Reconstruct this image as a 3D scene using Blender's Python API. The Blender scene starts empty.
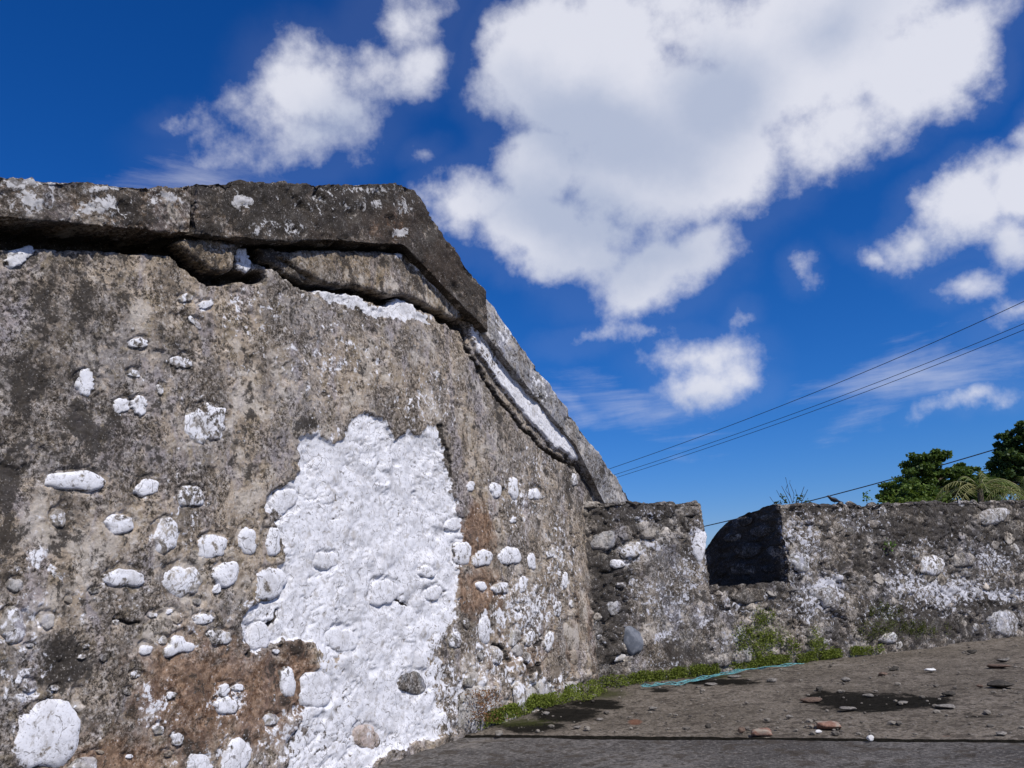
import bpy, math, random
import numpy as np
from mathutils import Vector, Matrix
random.seed(7)
rng = np.random.default_rng(7)

# ------------------------------------------------------------------ camera
SC = bpy.context.scene
FPX = 804.0
PITCH, ROLL, EYE = math.radians(14.2), math.radians(3.1), 1.3
FW = np.array([0, math.cos(PITCH), math.sin(PITCH)])
R0 = np.array([1.0, 0, 0]); U0 = np.array([0, -math.sin(PITCH), math.cos(PITCH)])
RT = R0*math.cos(ROLL) - U0*math.sin(ROLL)
UP = U0*math.cos(ROLL) + R0*math.sin(ROLL)
CP = np.array([0, 0, EYE])
cam_d = bpy.data.cameras.new('camera'); cam = bpy.data.objects.new('camera', cam_d)
SC.collection.objects.link(cam); SC.camera = cam
cam_d.sensor_width = 36; cam_d.lens = FPX/1024*36; cam_d.clip_end = 5000; cam_d.clip_start = 0.05
cam.matrix_world = Matrix(((RT[0], UP[0], -FW[0], CP[0]), (RT[1], UP[1], -FW[1], CP[1]),
                           (RT[2], UP[2], -FW[2], CP[2]), (0, 0, 0, 1)))
SC.view_settings.view_transform = 'Standard'; SC.view_settings.look = 'None'
SC.view_settings.exposure = 0.0; SC.view_settings.gamma = 1.0
SC.cycles.max_bounces = 5
SC.cycles.diffuse_bounces = 3

def ray(x, y): return FW*FPX + (x-512)*RT + (384-y)*UP

# ------------------------------------------------------------------ node helper
class NT:
    def __init__(s, nt): s.nt = nt
    def n(s, typ, **kw):
        nd = s.nt.nodes.new(typ)
        ins = kw.pop('ins', {})
        for k, v in kw.items(): setattr(nd, k, v)
        for k, v in ins.items():
            if hasattr(v, 'is_output'): s.nt.links.new(v, nd.inputs[k])
            else: nd.inputs[k].default_value = v
        return nd
    def m(s, op, a, b=None, c=None, clamp=False):
        ins = {0: a}
        if b is not None: ins[1] = b
        if c is not None: ins[2] = c
        return s.n('ShaderNodeMath', operation=op, use_clamp=clamp, ins=ins).outputs[0]
    def step(s, v, lo, hi, a=0.0, b=1.0):
        return s.n('ShaderNodeMapRange', interpolation_type='SMOOTHSTEP',
                   ins={0: v, 1: lo, 2: hi, 3: a, 4: b}).outputs[0]
    def noise(s, vec, scale, detail=4, rough=0.55, dist=0.0):
        return s.n('ShaderNodeTexNoise', ins={'Vector': vec, 'Scale': scale, 'Detail': detail,
                   'Roughness': rough, 'Distortion': dist}).outputs[0]
    def mix(s, f, a, b, mode='MIX'):
        nd = s.n('ShaderNodeMix', data_type='RGBA', blend_type=mode)
        for i, v in ((0, f), (6, a), (7, b)):
            if hasattr(v, 'is_output'): s.nt.links.new(v, nd.inputs[i])
            else: nd.inputs[i].default_value = (v if i == 0 else tuple(v)+(1,)*(4-len(v)))
        return nd.outputs[2]

# ------------------------------------------------------------------ world: clear sky with clouds
SUN_EL, SUN_AZ = math.radians(47), math.radians(44)      # azimuth measured right of straight behind
sdir = Vector((math.sin(SUN_AZ)*math.cos(SUN_EL), -math.cos(SUN_AZ)*math.cos(SUN_EL), math.sin(SUN_EL)))
W = bpy.data.worlds.new('World'); SC.world = W; W.use_nodes = True
W.node_tree.nodes.clear(); T = NT(W.node_tree)
sky = T.n('ShaderNodeTexSky', sky_type='NISHITA', sun_disc=False)
sky.sun_elevation = SUN_EL; sky.sun_rotation = math.atan2(sdir.x, sdir.y)
sky.air_density = 1.0; sky.dust_density = 0.3; sky.ozone_density = 4.0
geo = T.n('ShaderNodeNewGeometry')
neg = T.n('ShaderNodeVectorMath', operation='SCALE', ins={0: geo.outputs['Incoming'], 'Scale': -1.0}).outputs[0]
sep = T.n('ShaderNodeSeparateXYZ', ins={0: neg})
az = T.m('ARCTAN2', sep.outputs[0], sep.outputs[1]); el = T.m('ARCSINE', sep.outputs[2])
uv = T.n('ShaderNodeCombineXYZ', ins={0: az, 1: el}).outputs[0]
w1 = T.n('ShaderNodeTexNoise', ins={'Vector': neg, 'Scale': 5.5, 'Detail': 3.0})
warp = T.n('ShaderNodeVectorMath', operation='MULTIPLY_ADD', ins={0: w1.outputs['Color'], 1: (0.045, 0.045, 0), 2: uv}).outputs[0]
w2 = T.n('ShaderNodeTexNoise', ins={'Vector': neg, 'Scale': 17.0, 'Detail': 5.0, 'Roughness': 0.6})
warp = T.n('ShaderNodeVectorMath', operation='MULTIPLY_ADD', ins={0: w2.outputs['Color'], 1: (0.045, 0.045, 0), 2: warp}).outputs[0]
warp = T.n('ShaderNodeVectorMath', operation='SUBTRACT', ins={0: warp, 1: (0.045, 0.045, 0)}).outputs[0]
def azel(x, y):
    d = ray(x, y); d = d/np.linalg.norm(d)
    return np.array([math.atan2(d[0], d[1]), math.asin(d[2])])
def blob(src, cx, cy, rx, ry, rot=0, w=1.0):
    """an elliptical cloud lobe at a fixed azimuth / elevation in the sky"""
    c = azel(cx, cy); r = math.radians(rot)
    ex = azel(cx+math.cos(r)*4, cy-math.sin(r)*4)-c; ey = azel(cx-math.sin(r)*4, cy-math.cos(r)*4)-c
    sx = np.linalg.norm(ex)/4*rx; sy = np.linalg.norm(ey)/4*ry; a = math.atan2(ex[1], ex[0])
    mp = T.n('ShaderNodeMapping', vector_type='TEXTURE', ins={0: src, 'Location': (c[0], c[1], 0), 'Rotation': (0, 0, a), 'Scale': (sx, sy, 1)})
    ln = T.n('ShaderNodeVectorMath', operation='LENGTH', ins={0: mp.outputs[0]}).outputs['Value']
    k = max(min(rx, ry, 60)/60.0, 0.30)
    return T.m('MULTIPLY_ADD', ln, -k*w, k*w)
def field(src, lst, smooth=0.12):
    f = None
    for b in lst:
        v = blob(src, *b)
        f = v if f is None else T.m('SMOOTH_MAX', f, v, smooth)
    return f
cum = [(770, 35, 215, 95, 5), (815, 75, 120, 75, 10, 1.3), (690, 110, 120, 90, 0, 1.3), (465, 207, 58, 45, 15, 1.2), (620, 60, 120, 90), (650, 170, 135, 85), (570, 235, 110, 55, -20), (480, 205, 62, 42, 20), (640, 275, 85, 40, 10),
       (740, 170, 95, 65, 30), (700, 245, 62, 42, 30), (905, 75, 95, 60, 30), (830, 130, 85, 45, 30), (550, 70, 85, 95, 0, 1.3), (540, 165, 65, 55, 0, 1.2), (560, 240, 110, 55, -15, 1.3), (640, 270, 85, 45, 10, 1.2), (940, 60, 70, 60, 30, 1.2),
       (405, 22, 62, 42, 20, .72), (372, 58, 55, 42, 30, .72), (305, 92, 70, 54, 20, .85), (285, 55, 28, 24, 0, .6), (300, 140, 70, 34, 5, .8), (250, 160, 48, 20, 0, .6), (410, 60, 45, 35, 0, .7), (345, 110, 40, 40, 0, .55),
       (962, 205, 78, 52, 20, 1.4), (1015, 190, 60, 48, 0, 1.2), (915, 240, 50, 30, 30, 1.3), (878, 263, 30, 12, -20), (1010, 235, 42, 38), (965, 285, 32, 14, 0, .8), (1020, 315, 42, 16, 25),
       (695, 352, 46, 20, 5), (705, 388, 52, 24, 5, 1.3), (665, 348, 20, 18), (735, 378, 22, 16), (582, 340, 36, 11, 15),
       (172, 126, 14, 9, 10, .6), (422, 154, 15, 9, 0, .6), (800, 273, 12, 11, 20, .8), (735, 315, 13, 9, 20, .7), (650, 328, 26, 7, 0, .6),
       (985, 398, 40, 9, 12, .8), (1060, 140, 50, 50)]
fc = field(warp, cum)
dn = T.noise(neg, 10.0, 11, 0.60, 0.0)
edge = T.m('MULTIPLY', T.m('SUBTRACT', dn, 0.5), 1.8)
fcum = T.m('ADD', fc, edge)
dens = T.step(fcum, -0.10, 0.58)
# thin streaks of high cloud
cir = [(930, 375, 120, 30, 14), (865, 415, 70, 14, 18), (640, 405, 75, 22, -5), (690, 438, 60, 12, 5), (560, 410, 50, 14, -15), (200, 180, 60, 18)]
fci = field(warp, cir, 0.05)
st = T.n('ShaderNodeMapping', ins={0: uv, 'Rotation': (0, 0, math.radians(-20)), 'Scale': (4.0, 26.0, 1.0)})
cn = T.noise(st.outputs[0], 1.0, 7, 0.65, 0.4)
cirrus = T.m('MULTIPLY', T.step(T.m('ADD', fci, T.m('MULTIPLY', T.m('SUBTRACT', cn, 0.5), 1.8)), -0.15, 0.9), 0.50)
# the rest of the sky, beyond this part of it, carries the same scattered cumulus
vc = ray(560, 250); vc = vc/np.linalg.norm(vc)
dt = T.n('ShaderNodeVectorMath', operation='DOT_PRODUCT', ins={0: neg, 1: tuple(vc)}).outputs['Value']
away = T.step(dt, 0.55, 0.72, 1.0, 0.0)
gn = T.noise(neg, 2.6, 8, 0.58)
rest = T.m('MULTIPLY', T.m('MULTIPLY', T.step(gn, 0.54, 0.64), away), T.step(sep.outputs[2], 0.02, 0.2))
dens_all = T.m('MAXIMUM', T.m('MAXIMUM', dens, T.m('MULTIPLY', cirrus, 1.0)), rest)
# cloud tone: white crowns, grey thick undersides
gb = field(warp, [(600, 130, 130, 60, -10), (580, 215, 110, 45, -15), (640, 255, 90, 35, 10), (720, 90, 80, 60, 20), (700, 405, 50, 14), (330, 130, 60, 30, 20), (940, 245, 60, 20), (830, 30, 80, 40, 30)], 0.3)
n2 = T.noise(neg, 5.0, 8, 0.6)
gmask = T.m('MULTIPLY', T.step(T.m('ADD', gb, T.m('MULTIPLY', T.m('SUBTRACT', n2, 0.5), 1.6)), -0.38, 0.85), 0.95)
ccol = T.mix(gmask, (7.7, 7.85, 8.7), (4.6, 5.2, 6.7))
thin = T.step(dens, 0.25, 1.0)
veil = T.m('MULTIPLY', T.step(fc, -0.42, 0.05), 0.035)      # thin moisture round the clouds
dens_s = T.m('MAXIMUM', T.m('MULTIPLY', dens_all, 0.94), veil)
skyc = T.n('ShaderNodeHueSaturation', ins={'Hue': 0.507, 'Saturation': 1.22, 'Value': 0.95, 'Color': sky.outputs[0]}).outputs[0]
ss = T.n('ShaderNodeSeparateColor', ins={0: skyc})          # the camera's vivid rendering of clear blue
skyc = T.n('ShaderNodeCombineColor', ins={0: T.m('MULTIPLY', T.m('POWER', T.m('MULTIPLY', ss.outputs[0], 0.80/1.68), 1.47), 0.74),
        1: T.m('MULTIPLY', ss.outputs[1], 0.98*0.69), 2: T.m('MULTIPLY', ss.outputs[2], 1.12)}).outputs[0]
final = T.mix(dens_s, skyc, ccol)
bg = T.n('ShaderNodeBackground', ins={'Color': final, 'Strength': 0.1})
out = T.n('ShaderNodeOutputWorld', ins={0: bg.outputs[0]})

sun_d = bpy.data.lights.new('sun', 'SUN'); sun_d.energy = 4.2; sun_d.angle = math.radians(0.53); sun_d.color = (1.0, 0.955, 0.89)
sun = bpy.data.objects.new('sun', sun_d); SC.collection.objects.link(sun)
sun.rotation_euler = sdir.to_track_quat('Z', 'Y').to_euler(); sun.location = (6, -6, 12)

# ------------------------------------------------------------------ numpy noise
def _h(ix, iy, iz, seed):
    h = (ix.astype(np.int64)*374761393 + iy.astype(np.int64)*668265263 + iz.astype(np.int64)*2147483647 + seed*974634777) & 0xffffffff
    h = ((h ^ (h >> 13))*1274126177) & 0xffffffff
    h = ((h ^ (h >> 16))*2246822519) & 0xffffffff
    return (h ^ (h >> 15)) & 0xffffffff
def vnoise(P, seed=0):
    I = np.floor(P).astype(np.int64); f = P-I; f = f*f*(3-2*f); r = np.zeros(len(P))
    for a in (0, 1):
        for b in (0, 1):
            for c in (0, 1):
                w = (f[:, 0] if a else 1-f[:, 0])*(f[:, 1] if b else 1-f[:, 1])*(f[:, 2] if c else 1-f[:, 2])
                r += w*(_h(I[:, 0]+a, I[:, 1]+b, I[:, 2]+c, seed)/4294967295.0)
    return r*2-1
def fbm(P, scale, octv=4, seed=0, gain=0.5):
    P = P*scale; r = 0; a = 1; t = 0
    for o in range(octv):
        r = r+a*vnoise(P+o*17.3, seed+o); t += a; a *= gain; P = P*2.03
    return r/t
def cells(P, scale, seed=0):
    """distance to nearest and second nearest cell point, and the nearest cell's random value"""
    Q = P*scale; I = np.floor(Q).astype(np.int64)
    d1 = np.full(len(Q), 9.0); d2 = np.full(len(Q), 9.0); rid = np.zeros(len(Q))
    for a in (-1, 0, 1):
        for b in (-1, 0, 1):
            for c in (-1, 0, 1):
                x, y, z = I[:, 0]+a, I[:, 1]+b, I[:, 2]+c
                h0 = _h(x, y, z, seed); h1 = _h(x, y, z, seed+1); h2 = _h(x, y, z, seed+2)
                px = x+h0/4294967295.0; py = y+h1/4294967295.0; pz = z+h2/4294967295.0
                d = np.sqrt((px-Q[:, 0])**2+(py-Q[:, 1])**2+(pz-Q[:, 2])**2)
                m = d < d1
                d2 = np.where(m, d1, np.minimum(d2, d)); rid = np.where(m, (h0 % 1000)/1000.0, rid); d1 = np.where(m, d, d1)
    return d1, d2, rid
def sst(x, a, b):
    t = np.clip((x-a)/(b-a), 0, 1); return t*t*(3-2*t)
def poly_sd(X, Y, poly):
    """signed distance (positive inside) in the plane of X, Y"""
    p = np.array(poly, float); n = len(p); ins = np.zeros(X.shape, bool); d = np.full(X.shape, 1e9)
    for i in range(n):
        x0, y0 = p[i]; x1, y1 = p[(i+1) % n]
        c = ((y0 > Y) != (y1 > Y))
        with np.errstate(divide='ignore', invalid='ignore'):
            xi = (x1-x0)*(Y-y0)/((y1-y0) if y1 != y0 else 1e-9)+x0
        ins ^= (c & (X < xi))
        ex, ey = x1-x0, y1-y0
        t = np.clip(((X-x0)*ex+(Y-y0)*ey)/(ex*ex+ey*ey+1e-12), 0, 1)
        d = np.minimum(d, np.hypot(X-x0-t*ex, Y-y0-t*ey))
    return np.where(ins, d, -d)
def line_d(X, Y, pts):
    p = np.array(pts, float); d = np.full(X.shape, 1e9)
    for i in range(len(p)-1):
        x0, y0 = p[i]; x1, y1 = p[i+1]; ex, ey = x1-x0, y1-y0
        t = np.clip(((X-x0)*ex+(Y-y0)*ey)/(ex*ex+ey*ey+1e-12), 0, 1)
        d = np.minimum(d, np.hypot(X-x0-t*ex, Y-y0-t*ey))
    return d
def topx(P):
    V = P-CP; z = V@FW
    return 512+FPX*(V@RT)/z, 384-FPX*(V@UP)/z

# ------------------------------------------------------------------ object helpers
COL = SC.collection
def tag(o, label=None, cat=None, group=None, kind=None):
    if label: o['label'] = label
    if cat: o['category'] = cat
    if group: o['group'] = group
    if kind: o['kind'] = kind
    return o
def empty(name, loc=(0, 0, 0)):
    o = bpy.data.objects.new(name, None); COL.objects.link(o); o.location = tuple(loc); o.empty_display_size = 0.2; return o
def link(name, me, parent=None, loc=None):
    """link a mesh whose coordinates are world coordinates (or relative to loc), under parent"""
    o = bpy.data.objects.new(name, me); COL.objects.link(o)
    L = Vector(loc) if loc is not None else Vector((0, 0, 0))
    if parent is not None:
        o.parent = parent; L = L-PW[parent.name] if parent.name in PW else L
    o.location = L
    if parent is None: PW[o.name] = L
    else: PW[o.name] = PW.get(parent.name, Vector((0, 0, 0)))+L
    return o
PW = {}
def thing(name, loc, label, cat, group=None):
    o = empty(name, loc); PW[o.name] = Vector(loc); return tag(o, label, cat, group)
def mesh(name, V, Fc, mat=None, attr=None, smooth=True):
    me = bpy.data.meshes.new(name)
    V = np.asarray(V, dtype=np.float32); Fc = np.asarray(Fc, dtype=np.int32)
    me.vertices.add(len(V)); me.vertices.foreach_set('co', V.ravel())
    k = Fc.shape[1]
    me.loops.add(Fc.size); me.loops.foreach_set('vertex_index', Fc.ravel())
    me.polygons.add(len(Fc)); me.polygons.foreach_set('loop_start', np.arange(0, Fc.size, k, dtype=np.int32))
    me.polygons.foreach_set('loop_total', np.full(len(Fc), k, dtype=np.int32))
    if smooth: me.polygons.foreach_set('use_smooth', np.ones(len(Fc), dtype=bool))
    me.update(calc_edges=True); me.validate()
    if mat: me.materials.append(mat)
    if attr is not None: setattr_mask(me, attr)
    return me
def setattr_mask(me, A):
    at = me.attributes.new('mask', 'FLOAT_COLOR', 'POINT'); at.data.foreach_set('color', np.asarray(A, dtype=np.float32).ravel())
def gridfaces(R, Cn, off=0, flip=False):
    i = np.arange(R-1)[:, None]*Cn+np.arange(Cn-1)[None, :]+off
    q = np.stack([i, i+1, i+Cn+1, i+Cn], -1).reshape(-1, 4)
    return q[:, ::-1] if flip else q
def weld(V, Fc, eps=1e-4):
    key = np.round(V/eps).astype(np.int64)
    _, idx, inv = np.unique(key, axis=0, return_index=True, return_inverse=True)
    inv = inv.ravel(); F2 = inv[Fc]; ok = np.array([True]*len(F2))
    V2 = V[idx]
    s = np.sort(F2, axis=1); ok = (np.diff(s, axis=1) > 0).all(axis=1)
    return V2, F2[ok]
def vnormals(V, Fc):
    a = V[Fc[:, 2]]-V[Fc[:, 0]]; b = V[Fc[:, 3 if Fc.shape[1] == 4 else 1]]-V[Fc[:, 1 if Fc.shape[1] == 4 else 0]]
    if Fc.shape[1] == 3: fn = np.cross(V[Fc[:, 1]]-V[Fc[:, 0]], V[Fc[:, 2]]-V[Fc[:, 0]])
    else: fn = np.cross(a, b)
    fn = fn/(np.linalg.norm(fn, axis=1, keepdims=True)+1e-12)
    N = np.zeros_like(V)
    for k in range(Fc.shape[1]): np.add.at(N, Fc[:, k], fn)
    return N/(np.linalg.norm(N, axis=1, keepdims=True)+1e-12)

# ------------------------------------------------------------------ materials
def masonry(name, fleck=1.0, white=0.0, dark=0.0, moss=0.0, rust=0.0, tan=(0.335, 0.285, 0.225), grey=(0.215, 0.195, 0.175),
            rnd=0.0, soot=0.5, bump=1.0, pale=0.5, whitecol=(0.74, 0.735, 0.76)):
    m = bpy.data.materials.new(name); m.use_nodes = True; m.node_tree.nodes.clear(); t = NT(m.node_tree)
    pos = t.n('ShaderNodeNewGeometry').outputs['Position']
    at = t.n('ShaderNodeAttribute', attribute_name='mask')
    sp = t.n('ShaderNodeSeparateColor', ins={0: at.outputs['Color']})
    aw, ar, ad, am = sp.outputs[0], sp.outputs[1], sp.outputs[2], at.outputs['Alpha']
    n1 = t.noise(pos, 1.3, 6, 0.6); n2 = t.noise(pos, 5.5, 8, 0.68, 0.3); n3 = t.noise(pos, 24.0, 6, 0.7); n4 = t.noise(pos, 85.0, 3, 0.65)
    wpv = t.n('ShaderNodeVectorMath', operation='MULTIPLY_ADD', ins={0: t.n('ShaderNodeTexNoise', ins={'Vector': pos, 'Scale': 2.2, 'Detail': 4.0}).outputs['Color'], 1: (0.35, 0.35, 0.5), 2: pos}).outputs[0]
    stv = t.n('ShaderNodeVectorMath', operation='MULTIPLY', ins={0: wpv, 1: (3.6, 3.6, 1.1)}).outputs[0]
    ns = t.noise(stv, 1.0, 6, 0.62, 0.4)
    n5 = t.noise(pos, 9.0, 7, 0.7, 0.4); nv = t.noise(pos, 42.0, 8, 0.80); n6 = t.noise(pos, 2.6, 9, 0.68, 0.6); n7 = t.noise(pos, 12.0, 6, 0.62, 0.8)
    col = t.mix(t.step(n1, 0.42, 0.58), grey, tan)
    col = t.mix(t.m('MULTIPLY', t.step(n5, 0.52, 0.60), 0.55), col, tuple(x*1.45 for x in tan))
    col = t.mix(t.m('MULTIPLY', t.step(n5, 0.47, 0.40), 0.60), col, (tan[0]*.62, tan[1]*.60, tan[2]*.46))
    col = t.mix(t.m('MULTIPLY', t.step(ns, 0.53, 0.62), 0.50), col, (grey[0]*1.12, grey[1]*1.15, grey[2]*1.42))
    col = t.mix(t.m('MULTIPLY', t.step(n6, 0.475, 0.40), 0.62), col, (0.145, 0.113, 0.08))
    col = t.mix(t.m('MULTIPLY', t.step(n6, 0.53, 0.61), 0.60), col, (0.58, 0.525, 0.46))
    col = t.mix(t.m('MULTIPLY', t.step(n7, 0.44, 0.37), 0.6), col, (0.085, 0.07, 0.055))
    col = t.mix(t.m('MULTIPLY', t.step(ns, 0.47, 0.38), 0.55), col, (0.15, 0.12, 0.09))
    # mottling light and dark; dark specks gather in clusters
    clus = t.step(t.m('ADD', n2, t.m('MULTIPLY', t.m('SUBTRACT', n6, 0.5), 0.7)), 0.53, 0.44, 0.12, 1.0)
    col = t.mix(t.m('MULTIPLY', t.step(n3, 0.53, 0.62), pale), col, (0.60, 0.555, 0.51))
    col = t.mix(t.m('MULTIPLY', t.m('MULTIPLY', t.step(n3, 0.48, 0.41), 0.85), clus), col, (0.075, 0.060, 0.046))
    col = t.mix(t.m('MULTIPLY', t.m('MULTIPLY', t.step(nv, 0.49, 0.44), 0.95), clus), col, (0.032, 0.027, 0.023))
    col = t.mix(t.m('MULTIPLY', t.step(nv, 0.55, 0.63), 0.65), col, (0.66, 0.62, 0.59))
    # rust brown growth
    rr = t.m('ADD', t.m('ADD', ar, rust), t.m('MULTIPLY', t.m('SUBTRACT', n2, 0.5), 1.1))
    rc = t.mix(t.step(n3, 0.40, 0.62), (0.115, 0.060, 0.034), (0.33, 0.205, 0.125))
    col = t.mix(t.m('MULTIPLY', t.step(rr, 0.25, 0.60), 0.82), col, rc)
    # black growth; its mask also carries shade painted into grooves and embrasure
    dd = t.m('ADD', t.m('ADD', ad, dark), t.m('MULTIPLY', t.m('SUBTRACT', n2, 0.5), 2.0))
    dd2 = t.m('ADD', dd, t.m('MULTIPLY', t.m('SUBTRACT', n3, 0.5), 1.1))
    col = t.mix(t.m('MULTIPLY', t.step(dd2, 0.18, 0.38), 0.90), col, (0.033, 0.028, 0.024))
    # fine specks
    col = t.mix(t.m('MULTIPLY', t.m('MULTIPLY', t.step(n4, 0.44, 0.36), soot), clus), col, (0.03, 0.026, 0.022))
    col = t.mix(t.m('MULTIPLY', t.step(n4, 0.60, 0.70), 0.55), col, (0.58, 0.54, 0.50))
    # whitewash / bare lime
    ww = t.m('ADD', t.m('ADD', aw, white), t.m('MULTIPLY', t.m('SUBTRACT', n7, 0.5), 1.25))
    ww = t.m('ADD', ww, t.m('MULTIPLY', t.m('SUBTRACT', n3, 0.5), 1.1))
    ww = t.m('ADD', ww, t.m('MULTIPLY', t.m('SUBTRACT', nv, 0.5), 0.6))
    wmask = t.step(ww, 0.46, 0.60)
    wc = t.mix(t.m('MULTIPLY', t.step(n3, 0.49, 0.38), 0.65), whitecol, (0.40, 0.385, 0.38))
    wc = t.mix(t.m('MULTIPLY', t.m('MULTIPLY', t.step(nv, 0.45, 0.40), 0.7), t.step(n6, 0.54, 0.46)), wc, (0.20, 0.18, 0.165))
    wc = t.mix(t.m('MULTIPLY', t.step(n2, 0.51, 0.60), 0.65), wc, (0.53, 0.52, 0.53))
    wc = t.mix(t.m('MULTIPLY', t.step(n7, 0.42, 0.36), 0.6), wc, (0.38, 0.35, 0.32))
    wc = t.mix(t.m('MULTIPLY', t.step(n4, 0.42, 0.33), 0.45), wc, (0.20, 0.18, 0.17))
    col = t.mix(wmask, col, wc)
    ck = t.n('ShaderNodeTexVoronoi', feature='DISTANCE_TO_EDGE', ins={'Vector': wpv, 'Scale': 7.5}).outputs['Distance']
    ckm = t.m('MULTIPLY', t.step(ck, 0.030, 0.006), t.step(n7, 0.50, 0.56))
    col = t.mix(t.m('MULTIPLY', t.m('MULTIPLY', ckm, wmask), 0.75), col, (0.10, 0.085, 0.075))
    # moss
    mm = t.m('ADD', t.m('ADD', am, moss), t.m('MULTIPLY', t.m('SUBTRACT', n3, 0.5), 1.2))
    mc = t.mix(n4, (0.035, 0.050, 0.012), (0.13, 0.155, 0.035))
    col = t.mix(t.m('MULTIPLY', t.step(mm, 0.38, 0.62), 0.9), col, mc)
    if rnd:
        oi = t.n('ShaderNodeObjectInfo').outputs['Random']
        col = t.mix(1.0, col, t.n('ShaderNodeCombineColor', ins={0: t.m('MULTIPLY_ADD', oi, rnd, 1-rnd/2), 1: t.m('MULTIPLY_ADD', oi, rnd*.97, 1-rnd/2), 2: t.m('MULTIPLY_ADD', oi, rnd*.9, 1-rnd/2)}).outputs[0], 'MULTIPLY')
    h = t.m('ADD', t.m('MULTIPLY', n3, 0.6), t.m('MULTIPLY', nv, 0.45))
    h = t.m('ADD', h, t.m('MULTIPLY', n2, 0.5))
    bp = t.n('ShaderNodeBump', ins={'Strength': t.m('MULTIPLY_ADD', wmask, -0.36*bump, 0.62*bump), 'Distance': 0.035, 'Height': h})
    b = t.n('ShaderNodeBsdfPrincipled', ins={'Base Color': col, 'Roughness': 0.93, 'Normal': bp.outputs[0]})
    b.inputs['Specular IOR Level'].default_value = 0.15
    t.n('ShaderNodeOutputMaterial', ins={0: b.outputs[0]})
    return m
def simple(name, c1, c2, scale=20, rough=0.9, bump=0.3, spec=0.2, rnd=0.0, c3=None, trans=0.0):
    m = bpy.data.materials.new(name); m.use_nodes = True; m.node_tree.nodes.clear(); t = NT(m.node_tree)
    pos = t.n('ShaderNodeNewGeometry').outputs['Position']
    n = t.noise(pos, scale, 6, 0.65); col = t.mix(t.step(n, 0.36, 0.64), c1, c2)
    if c3: col = t.mix(t.step(t.noise(pos, scale*0.23, 4), 0.5, 0.62), col, c3)
    if rnd:
        rs = t.n('ShaderNodeNewGeometry').outputs['Random Per Island']
        col = t.mix(rs, col, tuple(x*(1+rnd) for x in c2))
    bp = t.n('ShaderNodeBump', ins={'Strength': bump, 'Distance': 0.02, 'Height': n})
    b = t.n('ShaderNodeBsdfPrincipled', ins={'Base Color': col, 'Roughness': rough, 'Normal': bp.outputs[0]})
    b.inputs['Specular IOR Level'].default_value = spec
    sh = b.outputs[0]
    if trans:
        tr = t.n('ShaderNodeBsdfTranslucent', ins={'Color': t.mix(0.5, col, (0.16, 0.22, 0.02))})
        sh = t.n('ShaderNodeMixShader', ins={0: trans, 1: sh, 2: tr.outputs[0]}).outputs[0]
    t.n('ShaderNodeOutputMaterial', ins={0: sh})
    return m
M_wall = masonry('weathered_lime_plaster', tan=(0.385, 0.31, 0.232), grey=(0.29, 0.26, 0.24), dark=0.07, white=0.14, soot=0.9)
M_cope = masonry('mossy_dark_coping', dark=0.36, white=0.17, whitecol=(0.46, 0.45, 0.45), tan=(0.155, 0.11, 0.075), grey=(0.115, 0.102, 0.092), soot=0.7, pale=0.55)
M_copeR = masonry('pale_grey_coping', dark=0.02, white=0.16, tan=(0.33, 0.32, 0.32), grey=(0.25, 0.25, 0.265), soot=0.5, pale=0.5)
M_white = masonry('whitewashed_stone', white=0.74)
M_white2 = masonry('limewashed_stone', white=0.90)
M_part = masonry('half_whitewashed_stone', white=0.53, tan=(0.42, 0.38, 0.33), grey=(0.36, 0.34, 0.33))
M_band = masonry('plaster_band', rust=0.12, dark=0.14, tan=(0.27, 0.205, 0.135), grey=(0.22, 0.19, 0.16))
M_rub = masonry('rubble_mortar', whitecol=(0.52, 0.52, 0.56), dark=0.20, white=0.22, tan=(0.32, 0.275, 0.23), grey=(0.185, 0.178, 0.18), pale=0.55)
M_rs = masonry('rubble_stone', whitecol=(0.58, 0.58, 0.62), dark=0.16, white=0.22, tan=(0.30, 0.265, 0.23), grey=(0.18, 0.175, 0.178), rnd=0.7)
M_rdark = masonry('dark_rubble_stone', dark=0.22, tan=(0.15, 0.135, 0.12), grey=(0.10, 0.10, 0.10), rnd=0.6, pale=0.3)
M_rpale = masonry('pale_rubble_stone', white=0.40, dark=-0.1, tan=(0.40, 0.38, 0.36), grey=(0.32, 0.32, 0.33), whitecol=(0.60, 0.60, 0.63))
M_blue = simple('smooth_basalt', (0.10, 0.11, 0.13), (0.20, 0.21, 0.235), 9, 0.6, 0.1)
M_cheek = M_rub

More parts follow.
